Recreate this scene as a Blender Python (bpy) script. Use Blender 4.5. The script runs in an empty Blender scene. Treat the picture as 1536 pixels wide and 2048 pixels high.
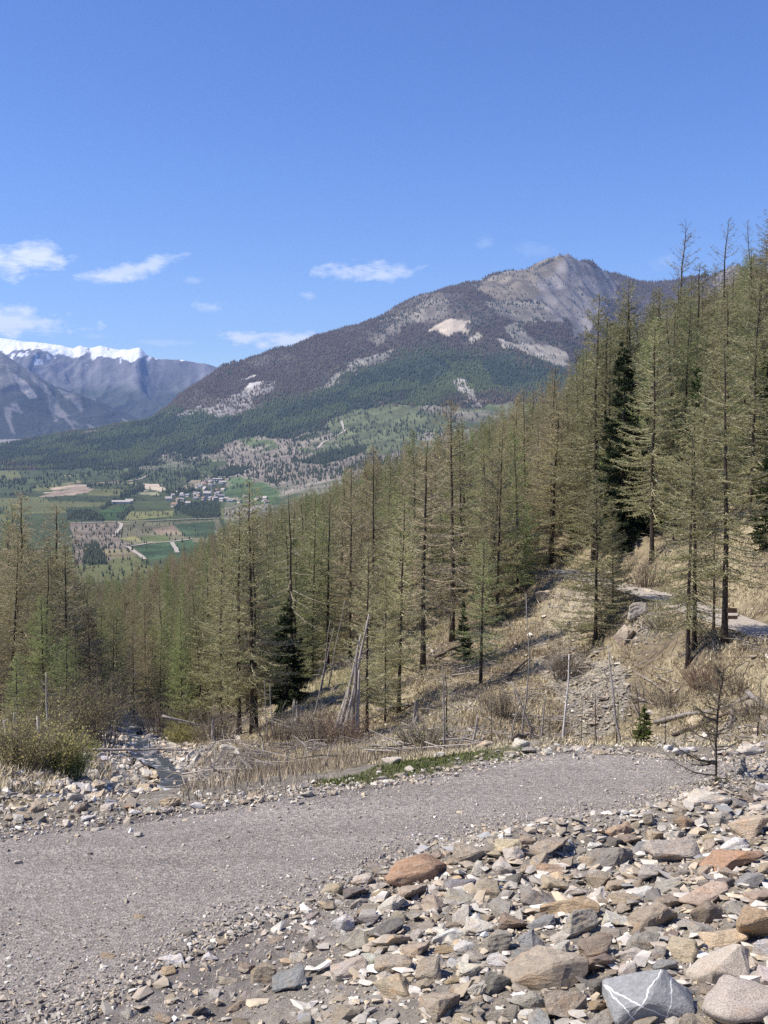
import bpy, bmesh, math, random
import numpy as np
from mathutils import Vector, Matrix, Quaternion

# ------------------------------------------------------------------ camera, sky, sun, exposure
SC = bpy.context.scene
COL = SC.collection
F = 2200.0                       # focal length in pixels of a 1536 x 2048 frame
CAMZ = 5.0
PITCH = math.atan(124.0 / F)
cam = bpy.data.cameras.new('camera')
cam_o = bpy.data.objects.new('camera', cam); COL.objects.link(cam_o)
cam.sensor_fit = 'VERTICAL'; cam.sensor_height = 24.0; cam.lens = 24.0 * F / 2048.0
cam.clip_start = 0.05; cam.clip_end = 60000
cam_o.location = (0, 0, CAMZ); cam_o.rotation_euler = (math.pi / 2 - PITCH, 0, 0)
SC.camera = cam_o
SC.view_settings.view_transform = 'Standard'; SC.view_settings.look = 'None'
SC.view_settings.exposure = 0.5; SC.view_settings.gamma = 1.0
SC.view_settings.use_curve_mapping = False
SUN_EL, SUN_AZ = math.radians(51), math.radians(-100)
SKY_STRENGTH = 0.13
SUN_STRENGTH = 5.0
SC.cycles.volume_bounces = 0
SC.cycles.max_bounces = 5
SC.cycles.diffuse_bounces = 2
SC.cycles.glossy_bounces = 2
SC.cycles.transparent_max_bounces = 8
SC.cycles.use_adaptive_sampling = False
SC.cycles.use_denoising = False


def ray(px, py):
    u = (px - 768.0) / F; v = -(py - 1024.0) / F
    c, s = math.cos(PITCH), math.sin(PITCH)
    return u, c + v * s, -s + v * c          # world x, y, z of the viewing direction


def pix(px, py, r):
    x, y, z = ray(px, py)
    return Vector((x / y * r, r, CAMZ + z / y * r))


sun = bpy.data.lights.new('sun', 'SUN'); sun_o = bpy.data.objects.new('sun', sun); COL.objects.link(sun_o)
sun.energy = SUN_STRENGTH; sun.angle = math.radians(0.53); sun.color = (1.0, 0.93, 0.82)
sv = Vector((math.cos(SUN_EL) * math.sin(SUN_AZ), math.cos(SUN_EL) * math.cos(SUN_AZ), math.sin(SUN_EL)))
sun_o.rotation_euler = (-sv).to_track_quat('-Z', 'Y').to_euler()
sun_o.location = (-200, -80, 300)

W = bpy.data.worlds.new('World'); SC.world = W; W.use_nodes = True
wt = W.node_tree; wt.nodes.clear()
wl = wt.links


def wnode(t, **kw):
    n = wt.nodes.new(t)
    for k, v in kw.items():
        setattr(n, k, v)
    return n


def wmath(op, a, b=None, c=None, clamp=False):
    n = wnode('ShaderNodeMath', operation=op, use_clamp=clamp)
    for i, v in enumerate((a, b, c)):
        if v is None:
            continue
        if hasattr(v, 'is_output'):
            wl.new(v, n.inputs[i])
        else:
            n.inputs[i].default_value = v
    return n.outputs[0]


sky = wnode('ShaderNodeTexSky', sky_type='NISHITA', sun_disc=False, sun_elevation=SUN_EL, sun_rotation=SUN_AZ)
sky.altitude = 1500; sky.air_density = 1.0; sky.dust_density = 0.35; sky.ozone_density = 2.2
tc = wnode('ShaderNodeTexCoord')
sep = wnode('ShaderNodeSeparateXYZ'); wl.new(tc.outputs['Generated'], sep.inputs[0])
azn = wmath('ARCTAN2', sep.outputs[0], sep.outputs[1])
eln = wmath('ARCSINE', sep.outputs[2])
cmb = wnode('ShaderNodeCombineXYZ')
wl.new(wmath('MULTIPLY', azn, 26.0), cmb.inputs[0]); wl.new(wmath('MULTIPLY', eln, 62.0), cmb.inputs[1])
nz = wnode('ShaderNodeTexNoise'); nz.inputs['Scale'].default_value = 1.0; nz.inputs['Detail'].default_value = 7.0
nz.inputs['Roughness'].default_value = 0.62; nz.inputs['Distortion'].default_value = 0.35
wl.new(cmb.outputs[0], nz.inputs['Vector'])
cmb2 = wnode('ShaderNodeCombineXYZ')
wl.new(wmath('MULTIPLY', azn, 95.0), cmb2.inputs[0]); wl.new(wmath('MULTIPLY', eln, 170.0), cmb2.inputs[1])
nz2 = wnode('ShaderNodeTexNoise'); nz2.inputs['Scale'].default_value = 1.0; nz2.inputs['Detail'].default_value = 6.0; nz2.inputs['Roughness'].default_value = .6
wl.new(cmb2.outputs[0], nz2.inputs['Vector'])
nzv = wmath('ADD', wmath('SUBTRACT', nz.outputs[0], 0.5), wmath('MULTIPLY', wmath('SUBTRACT', nz2.outputs[0], 0.5), .38))
# clouds: pixel centre, half width, half height, tilt, strength, softness
CLOUDS = [(50, 522, 82, 34, 0.08, 1.0), (85, 500, 40, 20, 0.0, .8), (200, 552, 75, 14, 0.0, .85), (285, 535, 85, 16, 0.22, .75),
          (355, 512, 42, 12, 0.2, .45), (380, 560, 30, 9, 0.1, .3),
          (15, 640, 130, 28, -0.05, .95), (90, 652, 45, 18, -.1, .8), (425, 615, 36, 12, 0.05, .6), (615, 590, 20, 7, 0.05, .4),
          (745, 542, 100, 19, 0.0, .75), (760, 548, 60, 13, 0.0, .7), (485, 675, 42, 19, 0.0, .95), (523, 688, 22, 10, 0.0, 1.0), (585, 680, 62, 17, 0.03, 1.0),
          (975, 487, 24, 13, 0.1, .16), (1065, 500, 40, 16, -.2, .10), (340, 685, 60, 8, 0, .3), (195, 672, 30, 7, 0, .25),
          (1330, 520, 30, 14, 0.3, .12),
          (-300, 560, 150, 40, .1, .9), (-620, 640, 200, 30, 0, .8), (1900, 560, 120, 22, .1, .6), (2300, 500, 160, 30, 0, .6)]
acc = None
for cx, cy, hw, hh, tilt, st in CLOUDS:
    d = Vector(ray(cx, cy)).normalized()
    a0, e0 = math.atan2(d.x, d.y), math.asin(d.z)
    da = wmath('SUBTRACT', azn, a0); de = wmath('SUBTRACT', eln, e0)
    ct, s_ = math.cos(tilt), math.sin(tilt)
    p = wmath('ADD', wmath('MULTIPLY', da, ct), wmath('MULTIPLY', de, s_))
    q = wmath('SUBTRACT', wmath('MULTIPLY', de, ct), wmath('MULTIPLY', da, s_))
    p = wmath('MULTIPLY', p, F / hw); q = wmath('MULTIPLY', q, F / hh)
    dd = wmath('SQRT', wmath('ADD', wmath('MULTIPLY', p, p), wmath('MULTIPLY', q, q)))
    m = wmath('SUBTRACT', 1.0, dd)
    m = wmath('ADD', m, wmath('MULTIPLY', nzv, 3.4))
    m = wmath('MULTIPLY', m, 1.15, clamp=True)
    m = wmath('MULTIPLY', m, st)
    acc = m if acc is None else wmath('MAXIMUM', acc, m)
front = acc
mix = wnode('ShaderNodeMix', data_type='RGBA')
wl.new(wmath('MULTIPLY', front, 0.72), mix.inputs[0])
hs = wnode('ShaderNodeHueSaturation'); hs.inputs['Saturation'].default_value = 1.24; hs.inputs['Hue'].default_value = .516
wl.new(sky.outputs[0], hs.inputs['Color'])
wl.new(hs.outputs[0], mix.inputs[6])
cw = 0.93 / SKY_STRENGTH
mix.inputs[7].default_value = (cw * .94, cw * .955, cw, 1)
bg = wnode('ShaderNodeBackground'); bg.inputs['Strength'].default_value = SKY_STRENGTH
wl.new(mix.outputs[2], bg.inputs['Color'])
wo = wnode('ShaderNodeOutputWorld'); wl.new(bg.outputs[0], wo.inputs['Surface'])

# ------------------------------------------------------------------ helpers
rng = np.random.default_rng(7)
random.seed(7)


def hash2(ix, iy, seed):
    h = (ix.astype(np.int64) * 374761393 + iy.astype(np.int64) * 668265263 + seed * 974634541) & 0x7fffffff
    h = ((h ^ (h >> 13)) * 1274126177) & 0x7fffffff
    h = (h ^ (h >> 16)) & 0xffffff
    return h / float(0xffffff)


def vnoise(x, y, seed=0):
    x = np.asarray(x, float); y = np.asarray(y, float)
    ix = np.floor(x); iy = np.floor(y); fx = x - ix; fy = y - iy
    fx = fx * fx * fx * (fx * (fx * 6 - 15) + 10); fy = fy * fy * fy * (fy * (fy * 6 - 15) + 10)
    a = hash2(ix, iy, seed); b = hash2(ix + 1, iy, seed); c = hash2(ix, iy + 1, seed); d = hash2(ix + 1, iy + 1, seed)
    return (a + (b - a) * fx + (c - a) * fy + (a - b - c + d) * fx * fy) * 2 - 1


def fbm(x, y, seed=0, octv=4, gain=0.5):
    s = 0; amp = 1.0; tot = 0
    for o in range(octv):
        s = s + amp * vnoise(x * 2 ** o + 17.3 * o, y * 2 ** o - 9.1 * o, seed + o)
        tot += amp; amp *= gain
    return s / tot


def ridged(x, y, seed=0, octv=4):
    s = 0; amp = 1.0; tot = 0
    for o in range(octv):
        s = s + amp * (1 - 2 * np.abs(vnoise(x * 2 ** o + 5.7 * o, y * 2 ** o + 3.3 * o, seed + o)))
        tot += amp; amp *= 0.5
    return s / tot


def smooth(a, b, x):
    t = np.clip((x - a) / (b - a), 0, 1)
    return t * t * (3 - 2 * t)


def tag(o, label=None, category=None, group=None, kind=None):
    if label: o['label'] = label
    if category: o['category'] = category
    if group: o['group'] = group
    if kind: o['kind'] = kind
    return o


def link(name, mesh, mat=None, parent=None):
    o = bpy.data.objects.new(name, mesh); COL.objects.link(o)
    if mat is not None and len(mesh.materials) == 0:
        mesh.materials.append(mat)
    if parent is not None:
        o.parent = parent
    return o


def empty(name, loc=(0, 0, 0)):
    o = bpy.data.objects.new(name, None); COL.objects.link(o); o.location = loc
    o.empty_display_size = 0.2
    return o


def mesh_np(name, V, T, col=None, smooth_=False, quads=False):
    """mesh from numpy arrays of vertices and triangles (or quads), optional per-vertex colour"""
    V = np.ascontiguousarray(V, dtype=np.float32); T = np.ascontiguousarray(T, dtype=np.int32)
    k = T.shape[1]
    me = bpy.data.meshes.new(name)
    me.vertices.add(len(V)); me.vertices.foreach_set('co', V.ravel())
    me.loops.add(T.size); me.loops.foreach_set('vertex_index', T.ravel())
    me.polygons.add(len(T))
    me.polygons.foreach_set('loop_start', np.arange(0, T.size, k, dtype=np.int32))
    me.polygons.foreach_set('use_smooth', np.full(len(T), bool(smooth_), dtype=bool))
    me.update(calc_edges=True)
    if col is not None:
        at = me.color_attributes.new('tint', 'FLOAT_COLOR', 'POINT')
        c = np.ones((len(V), 4), np.float32); c[:, :3] = col
        at.data.foreach_set('color', c.ravel())
    return me


class Acc:
    """collects pieces into one vertex / triangle list"""
    def __init__(self): self.V = []; self.T = []; self.C = []; self.n = 0
    def add(self, V, T, c=None):
        V = np.asarray(V, float); self.V.append(V); self.T.append(np.asarray(T, int) + self.n); self.n += len(V)
        if c is not None:
            self.C.append(np.broadcast_to(np.asarray(c, float), (len(V), 3)))
    def mesh(self, name, smooth_=False):
        return mesh_np(name, np.concatenate(self.V), np.concatenate(self.T), np.concatenate(self.C) if self.C else None, smooth_)


def tube(acc, pts, rad, sides=6, c=None, cap=True):
    pts = np.asarray(pts, float); n = len(pts); rad = np.broadcast_to(np.asarray(rad, float), (n,))
    tan = np.gradient(pts, axis=0); tan /= (np.linalg.norm(tan, axis=1)[:, None] + 1e-9)
    ref = np.array([0, 0, 1.0]) if abs(tan[0][2]) < .8 else np.array([1.0, 0, 0])
    u = np.cross(tan, ref); u /= (np.linalg.norm(u, axis=1)[:, None] + 1e-9)
    v = np.cross(tan, u)
    ang = np.arange(sides) * 2 * math.pi / sides
    ring = (u[:, None, :] * np.cos(ang)[None, :, None] + v[:, None, :] * np.sin(ang)[None, :, None]) * rad[:, None, None] + pts[:, None, :]
    V = ring.reshape(-1, 3); T = []
    for i in range(n - 1):
        for j in range(sides):
            a = i * sides + j; b = i * sides + (j + 1) % sides
            T.append((a, b, b + sides)); T.append((a, b + sides, a + sides))
    if cap:
        V = np.vstack([V, pts[0], pts[-1]]); e0 = n * sides
        for j in range(sides):
            T.append((e0, (j + 1) % sides, j)); T.append((e0 + 1, (n - 1) * sides + j, (n - 1) * sides + (j + 1) % sides))
    acc.add(V, T, c)


# ---- materials
class NT:
    def __init__(self, name):
        self.m = bpy.data.materials.new(name); self.m.use_nodes = True
        self.t = self.m.node_tree; self.b = self.t.nodes['Principled BSDF']
        self.b.inputs['Roughness'].default_value = 0.9
        self.b.inputs['Specular IOR Level'].default_value = 0.2
    def node(self, t, **kw):
        n = self.t.nodes.new(t)
        for k, v in kw.items(): setattr(n, k, v)
        return n
    def l(self, a, b): self.t.links.new(a, b)
    def noise(self, scale, detail=4, rough=.55, vec=None, dist=0.0):
        n = self.node('ShaderNodeTexNoise'); n.inputs['Scale'].default_value = scale; n.inputs['Detail'].default_value = detail
        n.inputs['Roughness'].default_value = rough; n.inputs['Distortion'].default_value = dist
        if vec is not None: self.l(vec, n.inputs['Vector'])
        return n.outputs[0]
    def ramp(self, fac, stops):
        n = self.node('ShaderNodeValToRGB'); self.l(fac, n.inputs[0])
        while len(n.color_ramp.elements) < len(stops): n.color_ramp.elements.new(.5)
        for e, (p, c) in zip(n.color_ramp.elements, stops):
            e.position = p; e.color = (*c, 1) if len(c) == 3 else c
        return n.outputs[0]
    def mix(self, fac, a, b, mode='MIX'):
        n = self.node('ShaderNodeMix', data_type='RGBA', blend_type=mode)
        for s, v in ((0, fac), (6, a), (7, b)):
            if hasattr(v, 'is_output'): self.l(v, n.inputs[s])
            elif isinstance(v, (int, float)): n.inputs[s].default_value = v
            else: n.inputs[s].default_value = (*v, 1)
        return n.outputs[2]
    def math(self, op, a, b=0.0, clamp=False):
        n = self.node('ShaderNodeMath', operation=op, use_clamp=clamp)
        for i, v in enumerate((a, b)):
            if hasattr(v, 'is_output'): self.l(v, n.inputs[i])
            else: n.inputs[i].default_value = v
        return n.outputs[0]
    def bump(self, h, strength=.5, dist=.02):
        n = self.node('ShaderNodeBump'); n.inputs['Strength'].default_value = strength; n.inputs['Distance'].default_value = dist
        self.l(h, n.inputs['Height']); self.l(n.outputs[0], self.b.inputs['Normal'])
    def base(self, c):
        if hasattr(c, 'is_output'): self.l(c, self.b.inputs['Base Color'])
        else: self.b.inputs['Base Color'].default_value = (*c, 1)
    def pos(self): return self.node('ShaderNodeNewGeometry').outputs['Position']
    def obj(self): return self.node('ShaderNodeTexCoord').outputs['Object']
    def tint(self):
        n = self.node('ShaderNodeVertexColor'); n.layer_name = 'tint'; return n.outputs[0]
    def info(self): return self.node('ShaderNodeObjectInfo')


def mat_tint(name, nscale, lo=.75, hi=1.25, bump=0, bdist=.02, bscale=None, rough=.9, detail=5):
    """vertex-coloured land cover with fine noise"""
    k = NT(name); p = k.pos()
    n = k.noise(nscale, detail, .65, p)
    v = k.ramp(n, [(.25, (lo, lo, lo)), (.75, (hi, hi, hi))])
    k.base(k.mix(1.0, k.tint(), v, 'MULTIPLY'))
    k.b.inputs['Roughness'].default_value = rough
    if bump:
        k.bump(k.noise(bscale or nscale * 2, detail, .7, p), bump, bdist)
    return k.m


M = {}
M['ground'] = mat_tint('ground_soil', 5.5, .5, 1.5, .8, .14, 12.0, detail=9)
M['land'] = mat_tint('far_land', 0.02, .82, 1.18, .9, 10.0, .03, detail=8)
M['stones'] = mat_tint('loose_stone', 30.0, .8, 1.2, .3, .01, 60)
M['leafy'] = mat_tint('grass_blades', 2.0, .8, 1.2)
M['farwood'] = mat_tint('far_trees', 0.15, .8, 1.2)

k = NT('road_gravel'); p = k.pos()
n1 = k.noise(30, 6, .8, p); n2 = k.noise(.55, 4, .6, p)
vo = k.node('ShaderNodeTexVoronoi'); vo.inputs['Scale'].default_value = 34; k.l(p, vo.inputs['Vector'])
sep_ = k.node('ShaderNodeSeparateXYZ'); k.l(vo.outputs['Color'], sep_.inputs[0])
c = k.ramp(n1, [(.25, (.16, .141, .124)), (.5, (.275, .246, .22)), (.78, (.405, .365, .328))])
c = k.mix(1.0, c, k.ramp(sep_.outputs[0], [(0, (.62, .62, .62)), (.7, (1.1, 1.09, 1.07)), (1, (1.6, 1.57, 1.52))]), 'MULTIPLY')
mpr = k.node('ShaderNodeMapping'); mpr.inputs['Rotation'].default_value = (0, 0, -.32); mpr.inputs['Scale'].default_value = (.16, 1.3, 1); k.l(p, mpr.inputs[0])
nr_ = k.noise(1.0, 4, .6, mpr.outputs[0])
c = k.mix(1.0, c, k.ramp(nr_, [(.3, (.80, .79, .78)), (.7, (1.17, 1.17, 1.16))]), 'MULTIPLY')
c3 = k.mix(k.math('MULTIPLY', k.ramp(n2, [(.35, (0, 0, 0)), (.7, (1, 1, 1))]), .4), c, (.26, .233, .21))
k.base(c3); k.bump(k.math('ADD', vo.outputs['Distance'], n1), .8, .02); M['road'] = k.m

k = NT('path_gravel'); p = k.pos()
k.base(k.ramp(k.noise(6, 6, .7, p), [(.3, (.29, .25, .205)), (.7, (.46, .41, .345))])); k.bump(k.noise(14, 5, .7, p), .5, .03); M['path'] = k.m

k = NT('bark'); oi = k.info(); o = k.obj()
mp = k.node('ShaderNodeMapping'); mp.inputs['Scale'].default_value = (14, 14, 2.2); k.l(o, mp.inputs[0])
n = k.noise(1.0, 5, .7, mp.outputs[0])
k.base(k.mix(1.0, oi.outputs['Color'], k.ramp(n, [(.3, (.45, .43, .42)), (.7, (1.35, 1.3, 1.25))]), 'MULTIPLY'))
k.bump(n, .9, .05); M['bark'] = k.m

k = NT('dead_wood'); oi = k.info(); o = k.obj()
mp = k.node('ShaderNodeMapping'); mp.inputs['Scale'].default_value = (9, 9, 3); k.l(o, mp.inputs[0])
n = k.noise(1.3, 5, .7, mp.outputs[0])
k.base(k.mix(1.0, oi.outputs['Color'], k.ramp(n, [(.3, (.6, .58, .56)), (.7, (1.25, 1.22, 1.2))]), 'MULTIPLY')); k.bump(n, .6, .02); M['dead'] = k.m

for nm in ('needles', 'twigs'):
    k = NT(nm); oi = k.info(); geo = k.node('ShaderNodeNewGeometry')
    v = k.ramp(geo.outputs['Random Per Island'], [(.0, (.62, .62, .6)), (1.0, (1.38, 1.34, 1.25))])
    rv = k.ramp(oi.outputs['Random'], [(0, (.86, .86, .84)), (1, (1.14, 1.14, 1.12))])
    src = oi.outputs['Color'] if nm == 'needles' else k.mix(.62, oi.outputs['Color'], (.35, .31, .25))
    cc_ = k.mix(1.0, k.mix(1.0, src, v, 'MULTIPLY'), rv, 'MULTIPLY')
    k.base(cc_); k.b.inputs['Roughness'].default_value = .75
    if nm == 'needles':
        tl = k.node('ShaderNodeBsdfTranslucent'); k.l(cc_, tl.inputs[0]); ms = k.node('ShaderNodeMixShader'); ms.inputs[0].default_value = .35
        k.l(k.b.outputs[0], ms.inputs[1]); k.l(tl.outputs[0], ms.inputs[2]); k.l(ms.outputs[0], k.t.nodes['Material Output'].inputs[0])
    M[nm] = k.m

# rock: object colour, mineral mottling, bedding streaks, a little rust
k = NT('rock'); oi = k.info(); o = k.obj()
add = k.node('ShaderNodeVectorMath', operation='ADD'); k.l(o, add.inputs[0])
cmbn = k.node('ShaderNodeCombineXYZ'); k.l(k.math('MULTIPLY', oi.outputs['Random'], 37.0), cmbn.inputs[0]); k.l(k.math('MULTIPLY', oi.outputs['Random'], 91.0), cmbn.inputs[2])
k.l(cmbn.outputs[0], add.inputs[1]); vv = add.outputs[0]
n1 = k.noise(2.2, 6, .65, vv); n2 = k.noise(16, 6, .75, vv)
mp = k.node('ShaderNodeMapping'); mp.inputs['Scale'].default_value = (2.2, 2.6, 8); k.l(vv, mp.inputs[0])
n3 = k.noise(1.0, 6, .75, mp.outputs[0], .4)
c = k.mix(1.0, oi.outputs['Color'], k.ramp(n2, [(.28, (.55, .54, .54)), (.5, (.95, .95, .95)), (.78, (1.35, 1.33, 1.3))]), 'MULTIPLY')
c = k.mix(1.0, c, k.ramp(n3, [(.3, (.78, .77, .76)), (.7, (1.18, 1.17, 1.15))]), 'MULTIPLY')
c = k.mix(k.math('MULTIPLY', k.ramp(n1, [(.52, (0, 0, 0)), (.72, (1, 1, 1))]), .55), c, k.mix(1.0, c, (1.3, .95, .62), 'MULTIPLY'))
vr = k.ramp(k.noise(3.1, 3, .5, vv, 2.5), [(.488, (0, 0, 0)), (.5, (1, 1, 1)), (.512, (0, 0, 0))])
c = k.mix(k.math('MULTIPLY', vr, k.math('MULTIPLY', k.ramp(oi.outputs['Random'], [(.55, (0, 0, 0)), (.6, (1, 1, 1))]), .5)), c, (.62, .6, .57))
k.base(c); k.b.inputs['Roughness'].default_value = .85
k.bump(k.math('ADD', k.math('MULTIPLY', n2, .6), n3), .75, .05); M['rock'] = k.m

# slab with crossing white quartz veins
k = NT('veined_rock'); o = k.obj(); n2 = k.noise(14, 6, .7, o); w = k.noise(3, 3, .5, o)
sp = k.node('ShaderNodeSeparateXYZ'); k.l(o, sp.inputs[0])
c = k.ramp(n2, [(.3, (.21, .21, .205)), (.55, (.30, .30, .295)), (.8, (.40, .395, .385))])
for ax, ay, az_, off, wd in ((.8, .2, .62, .22, .012), (-.75, .25, .6, .42, .008), (1.0, -.2, -.25, .12, .007), (.95, .1, .3, -.16, .009)):
    dsum = k.math('ADD', k.math('ADD', k.math('MULTIPLY', sp.outputs[0], ax), k.math('MULTIPLY', sp.outputs[1], ay)), k.math('MULTIPLY', sp.outputs[2], az_))
    dsum = k.math('ADD', dsum, k.math('MULTIPLY', k.math('SUBTRACT', w, .5), .16))
    ab = k.math('ABSOLUTE', k.math('SUBTRACT', dsum, off))
    c = k.mix(k.ramp(k.math('DIVIDE', ab, wd * 2), [(.35, (1, 1, 1)), (.6, (0, 0, 0))]), c, (.72, .71, .69))
k.base(c); k.bump(n2, .5, .03); M['veined'] = k.m

# granite: coarse pale and dark grains
k = NT('granite'); o = k.obj(); oi = k.info()
vo = k.node('ShaderNodeTexVoronoi'); vo.inputs['Scale'].default_value = 34; k.l(o, vo.inputs['Vector'])
n2 = k.noise(40, 5, .7, o); n1 = k.noise(3, 4, .6, o)
gr = k.ramp(k.math('ADD', k.math('MULTIPLY', vo.outputs['Distance'], .6), k.math('MULTIPLY', n2, .7)), [(.32, (.42, .41, .4)), (.55, (1, .98, .95)), (.8, (1.3, 1.28, 1.25))])
c = k.mix(1.0, oi.outputs['Color'], gr, 'MULTIPLY')
c = k.mix(k.math('MULTIPLY', k.ramp(n1, [(.55, (0, 0, 0)), (.7, (1, 1, 1))]), .4), c, (.36, .24, .16))
k.base(c); k.bump(n2, .5, .03); M['granite'] = k.m

k = NT('stream_water'); p = k.pos(); n1 = k.noise(1.6, 5, .6, p, .6); n2 = k.noise(7, 4, .6, p)
foam = k.ramp(k.math('ADD', k.math('MULTIPLY', n1, .7), k.math('MULTIPLY', n2, .35)), [(.56, (0, 0, 0)), (.66, (1, 1, 1))])
k.base(k.mix(foam, (.06, .06, .052), (.58, .58, .57))); k.l(k.mix(foam, (.12, .12, .12), (.7, .7, .7)), k.b.inputs['Roughness'])
k.b.inputs['Specular IOR Level'].default_value = .5; k.bump(k.math('ADD', n1, n2), .8, .12); M['water'] = k.m

for nm, lo, hi in (('plaster', (.50, .44, .36), (.60, .54, .45)), ('plaster_pale', (.52, .47, .40), (.62, .57, .49)), ('roof_pale', (.36, .32, .275), (.50, .455, .40)),
                   ('roof_grey', (.2, .195, .2), (.3, .29, .29)), ('roof_brown', (.22, .15, .11), (.3, .2, .15)), ('window_dark', (.03, .03, .035), (.05, .05, .055)), ('sawn_wood', (.1, .06, .04), (.16, .1, .065))):
    k = NT(nm); k.base(k.ramp(k.noise(.6 if nm != 'sawn_wood' else 9, 4, .6, k.pos()), [(.3, lo), (.7, hi)])); M[nm] = k.m

# ------------------------------------------------------------------ terrain function
# road edges (pixel positions laid on the level road, z = 0)
def on_level(px, py, z=0.0):
    x, y, dz = ray(px, py); t = (z - CAMZ) / dz
    return (x * t, y * t)


far_px = [(-300, 1700), (0, 1662), (150, 1642), (300, 1624), (400, 1612), (560, 1592), (760, 1570), (900, 1545), (1060, 1510), (1130, 1500), (1250, 1508), (1400, 1522), (1536, 1520)]
near_px = [(150, 2048), (260, 1975), (400, 1890), (540, 1830), (640, 1795), (740, 1742), (880, 1692), (1000, 1674), (1250, 1640), (1380, 1602), (1480, 1565), (1536, 1545)]
FE = [on_level(*q) for q in far_px]; NE = [on_level(*q) for q in near_px]
FE = [(-14, 10.2), (-9, 11.6)] + FE[0:] + [(10, 20.3), (20, 27)]
NE = [(-14, 5.0), (-7, 7.2), (-4.2, 8.4)] + NE + [(9.5, 16.6), (20, 22)]
FE = np.array(sorted(FE)); NE = np.array(sorted(NE))


def y_far(x): return np.interp(x, FE[:, 0], FE[:, 1])
def y_near(x): return np.interp(x, NE[:, 0], NE[:, 1])


CTRL = [  # px, py, forward distance
    # road level and verge
    (-300, 1660, 15.5), (300, 1622, 15.4), (620, 1583, 16.3), (900, 1540, 17.6), (1100, 1505, 18.8), (1300, 1512, 18.3), (1536, 1505, 18.5), (1900, 1440, 20),
    # stream
    (350, 1592, 26), (290, 1522, 36), (262, 1480, 46), (245, 1452, 56), (225, 1424, 70), (215, 1386, 100), (215, 1334, 150), (222, 1300, 220),
    # left bank
    (100, 1605, 18), (40, 1572, 20), (150, 1575, 22), (80, 1515, 26), (10, 1475, 32), (120, 1478, 36), (-150, 1450, 32), (40, 1420, 48), (150, 1440, 48), (40, 1370, 62), (130, 1395, 62), (-200, 1330, 60),
    (-300, 1600, 18), (-400, 1450, 24), (-500, 1250, 60),
    # right of stream, gully and spur
    (430, 1530, 28), (420, 1490, 36), (480, 1478, 46), (560, 1525, 29), (700, 1500, 29), (540, 1452, 47), (600, 1392, 52), (700, 1330, 56), (640, 1345, 62), (520, 1400, 66),
    (730, 1470, 42), (800, 1440, 44), (840, 1337, 50), (960, 1372, 46), (900, 1440, 38), (920, 1488, 29), (1010, 1468, 33), (900, 1300, 56), (760, 1290, 66),
    (1100, 1478, 36), (1200, 1485, 37), (1300, 1480, 36), (1420, 1470, 32), (1536, 1440, 29), (1000, 1410, 41),
    (1060, 1330, 47), (1150, 1370, 43), (1100, 1210, 57), (1180, 1240, 51), (1250, 1320, 42), (1300, 1262, 44), (1400, 1330, 38), (1500, 1370, 34), (1540, 1330, 35),
    # path bench
    (1090, 1146, 64), (1120, 1138, 65), (1180, 1160, 58), (1300, 1190, 49), (1380, 1213, 45.5), (1450, 1240, 42), (1540, 1270, 39), (1700, 1310, 34),
    # above the path
    (1250, 1140, 55), (1330, 1120, 54), (1450, 1110, 50), (1540, 1040, 50), (1540, 1150, 44), (1200, 1080, 66), (1100, 1105, 74), (1700, 1000, 45), (1900, 800, 50), (2200, 900, 30),
    # hillside behind
    (1000, 1150, 70), (900, 1190, 72), (1400, 960, 75), (1540, 860, 75), (1250, 980, 85), (1050, 1050, 95), (850, 1120, 95), (700, 1190, 95), (550, 1270, 95), (400, 1330, 95),
    (1540, 720, 110), (1400, 810, 110), (1250, 880, 115), (1050, 985, 130), (850, 1060, 135), (700, 1120, 135), (550, 1190, 140), (400, 1255, 140),
    (1540, 640, 200), (1300, 780, 200), (1050, 925, 210), (850, 1005, 210), (700, 1050, 215), (550, 1110, 215), (400, 1175, 215), (300, 1230, 215),
    (1540, 640, 380), (1300, 780, 380), (1050, 900, 380), (850, 975, 380), (700, 1015, 380), (550, 1070, 380), (400, 1130, 380), (300, 1180, 380), (230, 1225, 380),
    (1300, 850, 700), (1050, 930, 700), (850, 990, 700), (700, 1030, 700), (550, 1075, 700), (400, 1125, 700), (300, 1165, 700), (230, 1195, 700),
    # left hillside
    (0, 1340, 95), (100, 1365, 95), (0, 1290, 150), (100, 1310, 150), (-200, 1180, 100), (-200, 1150, 150), (0, 1240, 230), (120, 1275, 230), (0, 1200, 380), (130, 1225, 380), (-300, 1060, 380), (0, 1170, 700), (130, 1190, 700), (-300, 1080, 700),
]
_cx = []; _cs = []
for px, py, r in CTRL:
    q = pix(px, py, r); _cx.append((q.x / r * 4.0, math.log(r))); _cs.append((q.z - CAMZ) / r)
_cx = np.array(_cx); _cs = np.array(_cs)


def _U(d2): return np.where(d2 > 1e-12, .5 * d2 * np.log(d2 + 1e-12), 0)


_n = len(_cx)
_A = np.zeros((_n + 3, _n + 3))
_d2 = ((_cx[:, None, :] - _cx[None, :, :]) ** 2).sum(2)
_A[:_n, :_n] = _U(_d2) + np.eye(_n) * 4e-4
_A[:_n, _n] = 1; _A[:_n, _n + 1:] = _cx; _A[_n, :_n] = 1; _A[_n + 1:, :_n] = _cx.T
_wts = np.linalg.solve(_A, np.concatenate([_cs, np.zeros(3)]))


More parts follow.
